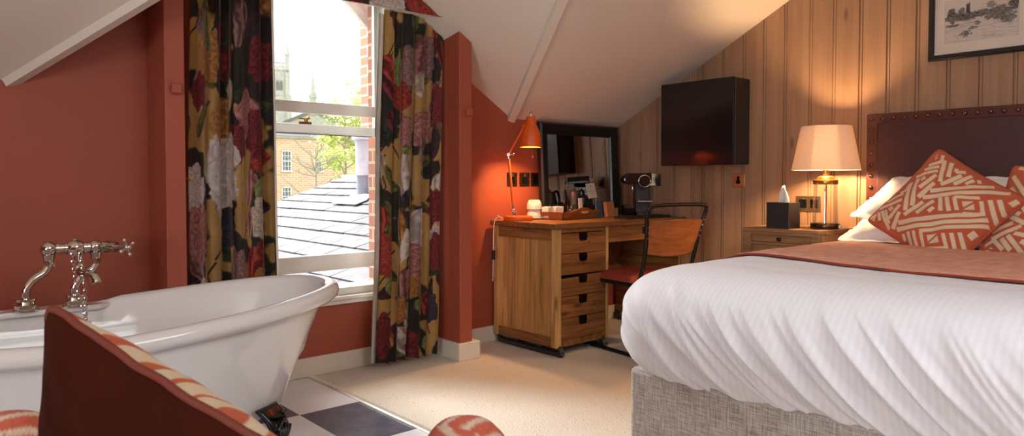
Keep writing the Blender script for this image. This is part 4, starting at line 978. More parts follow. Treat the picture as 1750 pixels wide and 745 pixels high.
# pod coffee machine
mrz = YAW - R(90); mc = Vector((3.905, 3.150, DZ)); mac = thing('coffee_machine', 'black pod coffee machine in the desk corner by pine wall', 'coffee machine', mc, mrz)
def mpart(nm, mm, bv, *bs, par=None, segs=2):
    m = MB()
    for q in bs: m.bb(*q)
    return m.build(nm, mm, par or mac, 0, bv, world=False, segs=segs)
mpart('body', MT['black_satin'], .006, (.0, .095, -.02, .085, 0, .235), (.0, .095, -.085, .085, 0, .03))
m = MB(); m.prism([(-.075, -.085, .225), (.098, -.085, .225), (.098, -.085, .298), (-.055, -.085, .298), (-.092, -.085, .268), (-.092, -.085, .24)], (0, .165, 0)); m.build('head', MT['black_gloss'], mac, 0, .008, world=False, segs=3)
tk = mpart('water_tank', MT['tumbler'], .006, (-.088, -.008, -.03, .075, 0, .222))
label_part(mpart('tank_base', MT['black_gloss'], 0, (-.084, -.012, -.026, .070, .002, .075), par=tk), 'black tank base')
m = MB(); c = Vector((.047, -.090, .243))
m.tube([c + Vector((.040 * math.cos(t), 0, .040 * math.sin(t))) for t in [2 * math.pi * k / 36 for k in range(36)]], .0045, 8, True); label_part(m.build('chrome_ring', MT['chrome'], mac, 60, world=False), 'chrome front ring')
m = MB(); m.cyl(c + Vector((0, .004, 0)), c - Vector((0, .016, 0)), .033, n=32); m.build('brew_head', MT['black_gloss'], mac, 40, world=False)
m = MB()
for k in range(9): m.cyl((.004 + k * .0108, -.115, .105), (.004 + k * .0108, -.02, .105), .0032, n=8)
m.cyl((-.002, -.115, .105), (.098, -.115, .105), .004, n=8); m.build('drip_grid', MT['chrome'], mac, 50, world=False)

# sockets
def plate(name, p, nrm, w, h, mat, label, insert, cat='socket'):
    """p centre on the wall; nrm wall normal into the room"""
    n = Vector(nrm); u = Vector((0, 0, 1)).cross(n); t = thing(name, label, cat, p)
    def bx(c, d, th, mm, nm, par, bv): 
        m = MB(); m.box(p + u * c[0] + Vector((0, 0, c[1])) + n * (c[2]), (abs(u.x) * d[0] + abs(n.x) * th, abs(u.y) * d[0] + abs(n.y) * th, d[1])); return m.build(nm, mm, par, 0, bv)
    bx((0, 0, .003), (w, h), .006, mat, 'face_plate', t, .002)
    for q in insert: bx((q[0], q[1], .0075), (q[2], q[3]), .005, MT['black_gloss'] if len(q) < 5 else q[4], q[5] if len(q) > 5 else 'rocker', t, .001)
    for s in (-1, 1): m = MB(); m.cyl(p + u * s * w * .36 + n * .005, p + u * s * w * .36 + n * .0075, .0035, n=12); m.build('screw', MT['brass'], t, 30)
    return t
SK = lambda: [(0, -.008, .044, .042), (0, .026, .014, .018, MT['brass_plate'], 'switch')]
plate('wall_socket', Vector((3.040, 3.47, 1.030)), (0, -1, 0), .088, .088, MT['dark_plate'], 'bronze switched socket on orange wall nearest the desk lamp', SK())
plate('wall_socket', Vector((3.150, 3.47, 1.030)), (0, -1, 0), .088, .088, MT['dark_plate'], 'middle bronze switched socket of three on the orange wall', SK())
plate('data_socket', Vector((3.246, 3.47, 1.030)), (0, -1, 0), .080, .088, MT['dark_plate'], 'bronze data plate on orange wall touching the mirror side', [(0, 0, .046, .05)])
plate('wall_socket', Vector((4.10, 3.155, 1.028)), (-1, 0, 0), .150, .088, MT['dark_plate'], 'double bronze socket on the pine wall behind coffee machine', [(-.035, -.008, .044, .042), (.035, -.008, .044, .042)])
plate('wall_switch', Vector((4.10, 2.468, 1.022)), (-1, 0, 0), .088, .088, MT['brass_plate'], 'single polished brass switch plate below the black wall cabinet', [(0, -.010, .030, .022), (0, .012, .018, .03, MT['black_gloss'], 'lever')], 'switch')
plate('wall_socket', Vector((4.10, 2.005, .885)), (-1, 0, 0), .150, .090, MT['brass_plate'], 'double brass socket behind the bedside table tissue box', [(-.034, 0, .046, .05), (.034, 0, .046, .05), (-.034, .024, .012, .012, MT['brass_plate'], 'switch'), (.034, .024, .012, .012, MT['brass_plate'], 'switch')])

# ================================================================== CHAIR
ch = thing('desk_chair', 'black tubular steel chair with brown wooden back and rust red seat pad', 'chair', (3.44, 2.735, 0), R(-7))
m_ = lambda: MB()
W_, D_ = .215, .225
for s in (-1, 1):
    m = MB(); x = s * W_
    m.tube(smoothpath([(x * .96, D_ - .02, .44), (x, D_ - .005, .30), (x, D_ + .01, .06), (x, D_ - .02, .014), (x, D_ - .10, .0125), (x, -D_ - .02, .0125), (x, -D_ - .06, .03), (x * .98, -D_ - .03, .25), (x * .96, -D_ + .01, .43)], 6), .0115, 12)
    m.build('leg', MT['black_metal'], ch, 60, world=False)
m = MB(); bp = [(-W_ * .94, -D_ + .04, .43), (-W_ * .94, -D_ + .0, .52), (-W_ * .98, -D_ - .035, .66), (-W_ * 1.08, -D_ - .06, .79), (-W_ * 1.12, -D_ - .075, .845), (-W_ * .98, -D_ - .085, .878), (0, -D_ - .09, .884), (W_ * .98, -D_ - .085, .878), (W_ * 1.12, -D_ - .075, .845), (W_ * 1.08, -D_ - .06, .79), (W_ * .98, -D_ - .035, .66), (W_ * .94, -D_ + .0, .52), (W_ * .94, -D_ + .04, .43)]
m.tube(smoothpath(bp, 6), .0115, 12); m.build('back_frame', MT['black_metal'], ch, 60, world=False)
m = MB(); m.bb(-W_, W_, -D_ + .02, D_ - .01, .405, .43); m.build('seat_frame', MT['black_metal'], ch, 0, .006, world=False)
nu, nv = 24, 20; u = np.linspace(-1, 1, nu)[:, None]; v = np.linspace(-1, 1, nv)[None, :]
def slab(cx, cy, cz, hx_, hy, th, dome):
    e = ((1 - np.abs(u) ** 6) * (1 - np.abs(v) ** 6)) ** .5
    top = np.stack([cx + hx_ * u + 0 * v, cy + hy * v + 0 * u, cz + th * e + dome * (1 - u ** 2) * (1 - v ** 2)], -1)
    return top
tp = slab(0, .015, .432, W_ + .012, D_ + .0, .042, .012)
grid_mesh('seat_pad', tp, MT['red_pad'], ch, world=False)
m = MB(); rs = []
for k in range(15):
    f = k / 14 * 2 - 1; y0 = -D_ - .020 - .03 * (1 - f * f); x = f * W_ * .92
    zt_ = .800 - .012 * f * f; zb = .585 + .02 * f * f
    sh = -.052
    rs.append([Vector((x, y0 + .012, zb)), Vector((x * 1.09, y0 + sh + .012, zt_)), Vector((x * 1.09, y0 + sh + .002, zt_)), Vector((x, y0 + .002, zb))])
m.rings(rs); m.build('backrest', MT['ply'], ch, 30, .003, world=False)
m = MB()
for s in (-1, 1):
    for k in range(7): f = k / 6; m.ball((s * W_ * (.955 + .08 * f), -D_ - .024 - .052 * f, .60 + .19 * f), .0055)
m.build('back_rivet', MT['brass'], ch, 60, world=False)

# ================================================================== WALL CABINET
cab = thing('wall_cabinet', 'black square media cabinet with perforated front hung on pine wall', 'cabinet', (4.0, 2.66, 1.13))
CX0, CX1, CY0, CY1, CZ0, CZ1 = 3.910, 4.098, 2.395, 2.940, 1.124, 1.660
m = MB(); m.bb(3.935, CX1, CY0, CY1, CZ0, CZ1); m.build('body', MT['black_satin'], cab, 0, .004)
def mat_perf():
    t = NT('perforated_black_sheet'); tc = t.n('ShaderNodeTexCoord'); sp = t.n('ShaderNodeSeparateXYZ'); t.l(tc.outputs['Object'], sp.inputs[0])
    def cell(o): return t.math('POWER', t.math('SUBTRACT', t.math('FRACT', t.math('DIVIDE', o, .009)), .5), 2.0)
    d = t.math('LESS_THAN', t.math('ADD', cell(sp.outputs['Y']), cell(sp.outputs['Z'])), .045)
    t.bsdf(t.mix(d, rgb(26, 24, 25), rgb(9, 8, 8)), .16, 0, d, -.3, .001, .5); return t.m
m = MB(); m.bb(CX0, CX0 + .016, CY0 + .0, CY1, CZ0 - .004, CZ1 + .002); m.build('door', mat_perf(), cab, 0, .003)
m = MB()
for z in (CZ0 + .04, CZ1 - .04): m.bb(CX0 + .016, 3.936, CY0 + .02, CY0 + .04, z - .02, z + .02); m.bb(CX0 + .016, 3.936, CY1 - .04, CY1 - .02, z - .02, z + .02)
m.bb(CX0 + .016, 3.936, CY0 + .06, CY1 - .06, CZ0 + .03, CZ1 - .03)
m.build('hinge', MT['black_gloss'], cab, 0)
# ================================================================== BEDSIDE TABLE
bt = thing('bedside_table', 'greyed oak bedside table with black round knob beside the bed', 'table', (3.85, 1.93, 0))
TX0, TX1, TY0, TY1, TH = 3.635, 4.075, 1.690, 2.165, .760
m = MB(); m.bb(TX0 + .012, TX1, TY0 + .012, TY1 - .012, .06, TH - .022); m.build('carcass', MT['bedside'], bt, 0, .004)
m = MB(); ch_ = .035
m.prism([(TX0, TY0 + ch_, TH - .022), (TX0 + ch_, TY0, TH - .022), (TX1, TY0, TH - .022), (TX1, TY1, TH - .022), (TX0 + .005, TY1, TH - .022), (TX0, TY1 - .005, TH - .022)], (0, 0, .022)); m.build('table_top', MT['bedside'], bt, 0, .004)
m = MB()
m.bb(TX0 + .002, TX0 + .014, TY0 + .03, TY0 + .075, .10, TH - .036); m.bb(TX0 + .002, TX0 + .014, TY1 - .055, TY1 - .006, .10, TH - .036); m.bb(TX0 + .002, TX0 + .014, TY0 + .03, TY1 - .006, TH - .036, TH - .0221); m.bb(TX0 + .002, TX0 + .014, TY0 + .03, TY1 - .006, .06, .10); m.bb(TX0 + .003, TX0 + .014, TY0 + .075, TY1 - .055, TH - .091, TH - .079)
m.build('face_frame', MT['bedside'], bt, 0, .002)
yc = (TY0 + .075 + TY1 - .055) / 2; y0, y1 = TY0 + .079, TY1 - .059
def knob(par, p):
    m = MB(); M = Matrix.Rotation(R(-90), 3, 'Y'); m.lathe([(.004, 0), (.005, .008), (.010, .012), (.0125, .018), (.011, .024), (.005, .028), (0, .0285)], p, 24, M); label_part(m.build('knob', MT['black_metal'], par, 50), 'black round knob')
for z0, z1 in ((TH - .0775, TH - .0385), (TH - .34, TH - .094), (TH - .63, TH - .354)):
    m = MB(); m.bb(TX0 + .007, TX0 + .02, y0, y1, z0, z1); d = m.build('drawer', MT['bedside'], bt, 0, .004); knob(d, (TX0 + .007, yc, (z0 + z1) / 2))
for x in (TX0 + .03, TX1 - .05):
    for y in (TY0 + .03, TY1 - .05): m = MB(); m.bb(x, x + .035, y, y + .035, 0, .07); m.build('foot', MT['bedside'], bt, 0, .003)

# table lamp
tl = Vector((3.850, 1.790, TH)); lp = thing('table_lamp', 'lit table lamp with cream tapered shade and clear glass brass base', 'lamp', tl)
m = MB(); m.lathe([(0, 0), (.074, 0), (.076, .003), (.076, .024), (.073, .028), (.068, .029), (0, .029)], tl, 48); label_part(m.build('base', MT['dark_plate'], lp, 40), 'dark bronze base disc')
m = MB(); m.lathe([(.066, .029), (.060, .242)], tl, 48); m.lathe([(.0635, .029), (.0575, .242)], tl, 48); label_part(m.build('glass_body', MT['lamp_glass'], lp, 40), 'clear glass cylinder')
m = MB(); m.lathe([(0, .242), (.062, .240), (.064, .243), (.064, .262), (.061, .266), (.048, .268), (.040, .282), (.030, .287), (.014, .289), (.012, .300), (.017, .303), (.017, .318), (.011, .322), (.011, .345), (0, .346)], tl, 40); m.cyl(tl + Vector((0, 0, .028)), tl + Vector((0, 0, .245)), .0065, n=16)
label_part(m.build('stem_cap', MT['brass'], lp, 40), 'brass cap and stem')
m = MB(); m.lathe([(.176, .318), (.129, .556)], tl, 72); m.lathe([(.1745, .319), (.1275, .555)], tl, 72); m.lathe([(.1745, .318), (.176, .318)], tl, 72); m.lathe([(.1275, .556), (.129, .556)], tl, 72)
m.build('lamp_shade', MT['shade'], lp, 50)
m = MB()
for k in range(3): a = k * 2.094; m.cyl(tl + Vector((0, 0, .335)), tl + Vector((.168 * math.cos(a), .168 * math.sin(a), .345)), .0018, n=6)
m.build('shade_carrier', MT['brass'], lp, 0)
m = MB(); m.ball(tl + Vector((0, 0, .405)), .032, (1, 1, 1.15)); m.build('bulb', emit('warm_bulb_bedside', (1, .62, .31, 1), 800), lp, 60)
m = MB(); m.box(tl + Vector((.0, -.082, .012)), (.012, .016, .018)); m.build('cord_switch', MT['porcelain'], lp, 0, .003)
# tissue box
tb = Vector((3.70, 1.955, TH)); tx = thing('tissue_box', 'square black tissue box with one white tissue on bedside table', 'tissue box', tb)
m = MB(); m.bb(tb.x - .06, tb.x + .065, tb.y - .066, tb.y + .066, TH, TH + .142); m.build('box', MT['black_satin'], tx, 0, .003)
nu, nv = 20, 16; u = np.linspace(-1, 1, nu)[:, None]; v = np.linspace(0, 1, nv)[None, :]
wd = .026 * (1 - .75 * v ** 2.2)
Pt = np.stack([tb.x + .012 * np.sin(u * 4 + v * 2) + 0 * v, tb.y - .004 + wd * u + .012 * (v ** 2) - .01 * v, TH + .138 + .092 * v + .006 * np.cos(u * 3) * v], -1)
t_ = grid_mesh('tissue', Pt, MT['paper'], tx); sm = t_.modifiers.new('thick', 'SOLIDIFY'); sm.thickness = .0015; label_part(t_, 'white tissue')

# ================================================================== BED
BX0, BX1, BY0, BY1 = 1.955, 4.015, .10, 1.60
bed = thing('bed', 'large double bed with oatmeal linen base and studded burgundy headboard', 'bed', (2.98, .85, 0))
m = MB(); m.bb(BX0, BX1, BY0, BY1, .03, .365); m.build('divan_base', MT['divan'], bed, 40, .018, segs=3)
m = MB(); m.bb(BX0 + .02, BX1, BY0 + .02, BY1 - .02, .366, .600); m.build('mattress', MT['linen_white'], bed, 40, .05, segs=4)
for x in (BX0 + .08, BX1 - .12):
    for y in (BY0 + .08, BY1 - .12): m = MB(); m.cyl((x, y, 0), (x, y, .032), .025, n=16); m.build('castor', MT['black_metal'], bed, 40)
HBX, HY0, HY1, HZ = 4.02, .06, 1.648, 1.383
m = MB(); m.bb(HBX, 4.096, HY0, HY1, .25, HZ); hb = m.build('headboard', MT['leather_band'], bed, 0, .008, segs=3)
m = MB(); m.bb(HBX - .010, HBX + .02, HY0 + .058, HY1 - .058, .27, HZ - .052); m.build('centre_panel', MT['leather'], hb, 40, .009, segs=4)
m = MB(); M = Matrix.Rotation(R(-90), 3, 'Y'); m.lathe([(.0115, 0), (.011, .003), (.008, .0065), (.004, .008), (0, .0085)], (0, 0, 0), 16, M)
st0 = m.build('stud', MT['stud'], hb, 60, world=False)
spots = [(HY1 - .026 - .0555 * k, HZ - .027) for k in range(28)] + [(HY1 - .028, HZ - .027 - .062 * k) for k in range(1, 16)] + [(HY0 + .028, HZ - .027 - .062 * k) for k in range(1, 12)]
hbi = wmat(hb).inverted()
for k, (y, z) in enumerate(spots):
    s = st0 if k == 0 else st0.copy()
    if k: COL.objects.link(s); s.parent = hb
    s.location = hbi @ Vector((HBX, y, z))

# duvet: loft from the spine of the bed outwards and down over three sides
PRO = [(-.78, .720), (-.55, .723), (-.38, .727), (-.25, .729), (-.16, .728), (-.10, .721), (-.05, .708), (-.01, .690), (.03, .658), (.058, .612), (.070, .555), (.068, .50), (.054, .45), (.036, .405), (.016, .378), (0, .358), (-.012, .350), (-.02, .352)]
def prof_pts(n):
    P_ = smoothpath([(o, 0, z) for o, z in PRO], 12); L = [0]
    for a, b in zip(P_, P_[1:]): L.append(L[-1] + (b - a).length)
    L = np.array(L); xs_ = np.array([p.x for p in P_]); zs_ = np.array([p.z for p in P_]); w = np.linspace(0, 1, n)
    s = L[-1] * w
    return np.interp(s, L, xs_), np.interp(s, L, zs_), s, L, xs_, zs_
PO, PZ, PS, PL_, PXS, PZS = prof_pts(190)
CR = .11; path = []       # U shaped outline: left side, foot, right side
def addline(p, q, n):
    for k in range(n): path.append(Vector(p).lerp(Vector(q), k / n))
def addarc(c, a0, a1, n):
    for k in range(n): a = R(a0 + (a1 - a0) * k / n); path.append(Vector((c[0] + CR * math.cos(a), c[1] + CR * math.sin(a))))
addline((3.96, BY1), (BX0 + CR, BY1), 240); addarc((BX0 + CR, BY1 - CR), 90, 180, 56); addline((BX0, BY1 - CR), (BX0, BY0 + CR), 460); addarc((BX0 + CR, BY0 + CR), 180, 270, 24); addline((BX0 + CR, BY0), (3.96, BY0), 40); path.append(Vector((3.96, BY0)))
NP = len(path); arc = [0]
for a, b in zip(path, path[1:]): arc.append(arc[-1] + (b - a).length)
STR = np.zeros((NP, len(PO))); D = np.zeros((NP, len(PO), 3)); A0 = 1.85     # arc length at the foot-left corner is about here
def ridge(x, y, seed): return 1 - math.sqrt(noise.noise(Vector((x, y, seed))) ** 2 + .0016) * 2
for i, p in enumerate(path):
    if i == 0: t = path[1] - p
    elif i == NP - 1: t = p - path[-2]
    else: t = path[i + 1] - path[i - 1]
    t.normalize(); n = Vector((t.y, -t.x))
    if n.dot(p - Vector((3.0, .85))) < 0: n = -n
    sp = Vector((min(max(p.x, BX0 + .78), 3.96), .85))
    for j in range(len(PO)):
        o, z = PO[j], PZ[j]
        if o <= 0:
            f = o / -.78; q = p.lerp(sp, f)
        else: q = p + n * o
        STR[i, j] = q.y if o <= 0 else p.y + n.y * (PS[j] - np.interp(0, PO[:104], PS[:104]))
        d = max(0, .70 - z); dj = min(1, d / .13)
        s = arc[i]; w = s - .75 * d - .5 * d * d
        w += .02 * noise.noise(Vector((s * 3, z * 4, 2)))
        foot = min(1, max(0, (s - 1.90) / .25))
        f1 = ridge(w * 7.5, d * 1.3, 3.1); f2 = ridge(w * 16, d * 2.2, 8.7); f3 = noise.noise(Vector((w * 26, d * 5, 1.2)))
        amp = .6 + .8 * max(0, noise.noise(Vector((s * 1.6, 4.4, z * 2))) + .35)
        disp = dj * amp * foot * (.040 * (max(0, f1 - .1)) ** 2.4 + .026 * max(0, f2 - .1) ** 2 + .0010 * f3 - .012)
        disp += .006 * noise.noise(Vector((q.x * 3.1, q.y * 3.1, z * 3)))
        hem = max(0, (.40 - z) / .05)
        dz = .010 * noise.noise(Vector((s * 3.2, 0, 6))) * hem + .0025 * noise.noise(Vector((q.x * 9, q.y * 9, 3))) * (1 - dj)
        D[i, j] = (q.x + n.x * disp, q.y + n.y * disp, z + dz)
dv_ = grid_mesh('duvet', D, MT['duvet'])
sa_ = dv_.data.attributes.new('stripe', 'FLOAT', 'POINT'); sa_.data.foreach_set('value', STR.astype(np.float32).ravel())
tag(dv_, 'white satin striped duvet covering the double bed, creased at its foot', 'duvet')
def top_z(x, y):
    o = -min(BY1 - y, y - BY0, x - BX0)
    return float(np.interp(o, PXS[:150], PZS[:150])) if o < 0 else .69
# throw across the bed
nu, nv = 70, 150
sv = np.linspace(0, 1, nv)
RN = np.zeros((nu, nv, 3)); Ltop = PL_[-1]
def cross(s):   # arc length from the bed's middle outwards to the left, then down the side
    return np.interp(s, PL_, PXS), np.interp(s, PL_, PZS)
for i in range(nu):
    for j in range(nv):
        f = -.72 + (.72 + 1.10) * sv[j]
        if f >= 0: o, z = cross(f); y = BY1 + o + (-.75 + .78 if False else 0)
        else: o, z = cross(-f); y = BY0 - o
        if f >= 0: y = BY1 + o if o > -.75 else BY1 - .75
        if f < 0: y = BY0 - o if o > -.75 else BY0 + .75
        if f >= 0 and o <= -.75: y = .85
        x0 = 2.44 + .12 * (y - .85) + .012 * math.sin(y * 5); x1 = 3.36 - .06 * (y - .85)
        x = x0 + (x1 - x0) * i / (nu - 1)
        ed = min(i, nu - 1 - i) / 3.0
        h = .0075 * min(1, ed + .35) + .003 * noise.noise(Vector((x * 6, y * 6, 5)))
        dn = max(0, (.70 - z) / .13)
        RN[i, j] = (x + .0, y + (h + .012) * min(1, dn), z + h * (1 - .6 * min(1, dn)) + .0025)
tr = grid_mesh('throw', RN, MT['throw']); sm = tr.modifiers.new('thick', 'SOLIDIFY'); sm.thickness = .006; sm.offset = 1
tag(tr, 'terracotta wool throw laid across the white duvet', 'throw')
stm = plain('dark_rust_stitching', rgb(128, 50, 34), .9)
for i in (0, nu - 1): m = MB(); m.tube([Vector(RN[i, j]) + Vector((0, 0, .004)) for j in range(0, nv, 2)], .0045, 6); label_part(m.build('blanket_stitch', stm, tr, 60), 'dark rust stitched edge')

# ------------------------------------------------------------------ pillows and cushions
def pillow(name, w, h, t, M, mat, label, cat, group=None, flange=.0, nu=64, nv=48, pw=.5, pinch=.06, settle=None, seed=1, wr=.006):
    u = np.linspace(-1, 1, nu)[:, None]; v = np.linspace(-1, 1, nv)[None, :]
    fu = 1 - 2 * flange / w; fv = 1 - 2 * flange / h
    uu = np.clip(u / fu, -1, 1); vv = np.clip(v / fv, -1, 1)
    th = t * np.maximum(0, (1 - np.abs(uu) ** 2.6) * (1 - np.abs(vv) ** 2.6)) ** pw
    X = w / 2 * u * (1 - pinch * (1 - v ** 2)); Y = h / 2 * v * (1 - pinch * (1 - u ** 2))
    wob = np.array([[noise.noise(Vector((a * 2.6 + seed, b * 2.6, seed * 3))) for b in v[0]] for a in u[:, 0]])
    fl = np.array([[noise.noise(Vector((a * 5 + seed, b * 5, seed))) for b in v[0]] for a in u[:, 0]])
    cr_ = 1 - .05 * np.abs(u * v) ** 8; X = X * cr_; Y = Y * cr_
    Zt = th * (1 + .25 * wob) + wr * fl; Zb = -th * .8 * (1 - .2 * wob) + wr * fl - .004
    def tf(X, Y, Z):
        P = np.stack([X, Y, Z, np.ones_like(X)], -1) @ np.array(M).T; P = P[..., :3]
        if settle:
            lo = np.vectorize(settle)(P[..., 0], P[..., 1]); P[..., 2] = np.maximum(P[..., 2], lo)
        return P
    root = thing(name, label, cat, M.translation, 0, group)
    return root, tf, (X, Y, Zt, Zb, u, v)
def white_pillow(w, h, t, M, label, seed, settle):
    root, tf, (X, Y, Zt, Zb, u, v) = pillow('pillow', w, h, t, M, None, label, 'pillow', None, .045, pinch=.05, settle=settle, seed=seed, wr=.012)
    f = np.concatenate([tf(X, Y, Zt), tf(X, Y, Zb)[:, ::-1]], 1)
    I = f.shape; f = np.concatenate([f, f[:, :1]], 1)
    o = grid_mesh('pillow_case', f, MT['linen_white'], root, smooth=70)
    return root
def pose(c, normal, up_hint, spin):
    n = Vector(normal).normalized(); r = Vector(up_hint).cross(n).normalized(); up = n.cross(r)
    M3 = Matrix((r, up, n)).transposed() @ Matrix.Rotation(spin, 3, 'Z')
    return Matrix.Translation(c) @ M3.to_4x4()
mat_top = lambda x, y: top_z(x, y) + .003
white_pillow(.74, .50, .075, pose((3.70, 1.205, .795), (-.22, 0, .97), (0, 0, 1), R(5)), 'lower white pillow on the lamp side of the bed', 2, mat_top)
white_pillow(.74, .48, .070, pose((3.785, 1.185, .935), (-.46, .05, .88), (0, 0, 1), R(-5)), 'upper white pillow leaning on headboard at the lamp side', 5, lambda x, y: .80)
white_pillow(.74, .50, .075, pose((3.70, .46, .795), (-.22, 0, .97), (0, 0, 1), R(-2)), 'lower white pillow at the far side from the lamp', 8, mat_top)
white_pillow(.74, .48, .070, pose((3.785, .47, .935), (-.46, 0, .88), (0, 0, 1), R(2)), 'upper white pillow behind the second patterned cushion', 11, lambda x, y: .80)

# geometric woven pattern in cushion coordinates (0..1 square, corners: left, top, right, bottom)
SEG = [(445, 172, 520, 150, 14), (520, 150, 522, 105, 14), (425, 200, 508, 182, 16), (380, 240, 505, 212, 16), (535, 140, 522, 280, 18), (574, 152, 564, 250, 18), (600, 215, 650, 212, 16), (600, 215, 604, 190, 14), (525, 298, 630, 235, 17),
       (590, 290, 682, 235, 17), (650, 287, 692, 262, 15), (712, 255, 718, 277, 14), (470, 338, 782, 292, 18), (430, 376, 850, 324, 18), (850, 398, 884, 368, 20), (356, 272, 340, 455, 18), (398, 256, 374, 425, 18), (418, 270, 442, 254, 18),
       (415, 322, 500, 240, 16), (408, 376, 492, 290, 18), (335, 482, 432, 402, 18), (400, 472, 490, 396, 18), (466, 466, 494, 440, 16), (300, 332, 334, 325, 13), (334, 325, 345, 278, 13), (225, 374, 322, 346, 15), (185, 412, 320, 388, 16),
       (250, 420, 264, 442, 20), (250, 492, 310, 418, 17), (265, 552, 310, 463, 17), (140, 482, 154, 458, 13), (160, 495, 172, 452, 12), (188, 440, 200, 500, 13), (206, 432, 244, 550, 14), (226, 432, 250, 520, 10), (525, 378, 530, 460, 18), (560, 376, 572, 458, 18),
       (602, 378, 612, 452, 16), (602, 380, 722, 374, 13), (726, 390, 734, 470, 16), (640, 466, 734, 462, 12), (766, 380, 790, 510, 18), (806, 374, 824, 462, 18), (298, 522, 745, 462, 17), (285, 556, 756, 494, 17), (412, 570, 756, 524, 15),
       (316, 580, 322, 616, 14), (346, 570, 356, 640, 14), (378, 568, 388, 650, 14), (418, 572, 426, 655, 14), (430, 662, 552, 654, 14), (540, 584, 552, 655, 16), (582, 578, 594, 668, 17), (622, 572, 640, 662, 17), (664, 592, 698, 564, 22),
       (440, 690, 640, 690, 14), (470, 715, 590, 712, 14), (500, 742, 560, 740, 14)]
SQ = [((638, 402), (690, 394), (694, 440), (644, 446)), ((450, 592), (508, 584), (514, 628), (456, 636)), ((476, 118), (492, 100), (494, 128), (480, 136))]
def homog(src, dst):
    A = []
    for (x, y), (u, v) in zip(src, dst): A += [[x, y, 1, 0, 0, 0, -u * x, -u * y], [0, 0, 0, x, y, 1, -v * x, -v * y]]
    h = np.linalg.solve(np.array(A, float), np.array(dst, float).ravel()); return np.append(h, 1).reshape(3, 3)
HM = homog([(0, 0), (0, 1), (1, 1), (1, 0)], [(120, 480), (487, 55), (925, 350), (529, 787)])
CREAM, RUST = L3(214, 190, 158), L3(184, 90, 60)
def weave(a, b):
    """a, b in 0..1 -> colour"""
    w = HM[2, 0] * a + HM[2, 1] * b + 1; x = (HM[0, 0] * a + HM[0, 1] * b + HM[0, 2]) / w; y = (HM[1, 0] * a + HM[1, 1] * b + HM[1, 2]) / w
    k = np.zeros(a.shape)
    for x0, y0, x1, y1, wd in SEG:
        dx, dy = x1 - x0, y1 - y0; L2 = dx * dx + dy * dy; L = math.sqrt(L2); t = ((x - x0) * dx + (y - y0) * dy) / L
        d = np.abs((x - x0) * dy - (y - y0) * dx) / L; wd = wd * 1.28
        k = np.maximum(k, sst(1.2, -1.2, np.maximum(d - wd * .5, np.maximum(-t, t - L))))
    for q in SQ:
        ins = np.ones(a.shape)
        for i in range(4):
            (x0, y0), (x1, y1) = q[i], q[(i + 1) % 4]; L = math.hypot(x1 - x0, y1 - y0); d = ((x1 - x0) * (y - y0) - (y1 - y0) * (x - x0)) / L; ins = np.minimum(ins, sst(-1.2, 1.2, d))
        cx_, cy_ = sum(p[0] for p in q) / 4, sum(p[1] for p in q) / 4
        ins = ins * sst(3, 6, np.abs((x - cx_) * .62 + (y - cy_) * .78)); k = np.maximum(k, ins)
    g = (.93 + .14 * np.random.RandomState(1).rand(*a.shape))[..., None]
    return np.clip((RUST + (CREAM - RUST) * k[..., None]) * g, 0, 1)
MT['weave'] = vcol('geometric_woven_print', .85, 1100, .35)
MT['weave_back'] = plain('rust_cushion_back', rgb(172, 82, 52), .85, bstr=.2, scale=300)
def cushion(side, t, M, label, seed, settle, back, turn=0, n=230, zoom=1.0, pipe=('piping', .0065)):
    root, tf, (X, Y, Zt, Zb, u, v) = pillow('cushion', side, side, t, M, None, label, 'cushion', None, 0, n, n, .55, .075, settle, seed, .004)
    a, b = (u + 1) / 2 + 0 * v, (v + 1) / 2 + 0 * u
    for _ in range(turn): a, b = b, 1 - a
    a, b = .5 + (a - .5) * zoom, .5 + (b - .5) * zoom
    grid_mesh('front_panel', tf(X, Y, Zt), MT['weave'], root, weave(a, b))
    s_ = (slice(None, None, 5), slice(None, None, 5)); e = np.r_[0:n:5]; e = np.append(e, n - 1) if e[-1] != n - 1 else e
    label_part(grid_mesh('back_panel', tf(X, Y, Zb)[np.ix_(e, e)], back, root), 'plain back panel')
    ring = [(i, 0) for i in range(0, n - 1, 3)] + [(n - 1, j) for j in range(0, n - 1, 3)] + [(i, n - 1) for i in range(n - 1, 0, -3)] + [(0, j) for j in range(n - 1, 0, -3)]
    P = tf(X, Y, (Zt + Zb) / 2)
    mm = MB(); mm.tube([Vector(P[i, j]) for i, j in ring], pipe[1], 8, True); mm.build('piping', MT[pipe[0]], root, 80)
    return root
cushion(.445, .075, pose(onX(1610, 360, 3.43), (-.90, .0, .42), (0, 0, 1), R(-34)), 'rust and cream geometric cushion standing on its corner before the pillows', 3, mat_top, MT['weave_back'])
cushion(.445, .075, pose(onX(1806, 380, 3.50), (-.90, .0, .42), (0, 0, 1), R(-11)), 'second rust and cream geometric cushion, cut by the photo edge', 6, mat_top, MT['weave_back'], 1)

# ================================================================== PICTURE
FY1, FZ0, FWd, FHt = 1.368, 1.640, .76, .56
pic = thing('picture_frame', 'black framed etching of a church and meadow above the headboard', 'picture', (4.085, FY1 - FWd / 2, FZ0))
m = MB(); y0, y1, z0, z1 = FY1 - FWd, FY1, FZ0, FZ0 + FHt
def fc_(d): return [(y1 - d, z0 + d), (y0 + d, z0 + d), (y0 + d, z1 - d), (y1 - d, z1 - d)]
prof = [(0, 4.099), (0, 4.078), (.006, 4.073), (.020, 4.074), (.027, 4.079), (.027, 4.099)]
rs = [[Vector((x, fc_(d)[k][0], fc_(d)[k][1])) for d, x in prof] for k in range(4)]; rs.append(rs[0])
m.rings(rs, True, False); m.build('frame', MT['black_frame'], pic, 30)
m = MB(); m.bb(4.090, 4.096, y0 + .02, y1 - .02, z0 + .02, z1 - .02); m.build('mount', plain('ivory_mount_board', rgb(226, 208, 190), .8, var=.02), pic, 0)
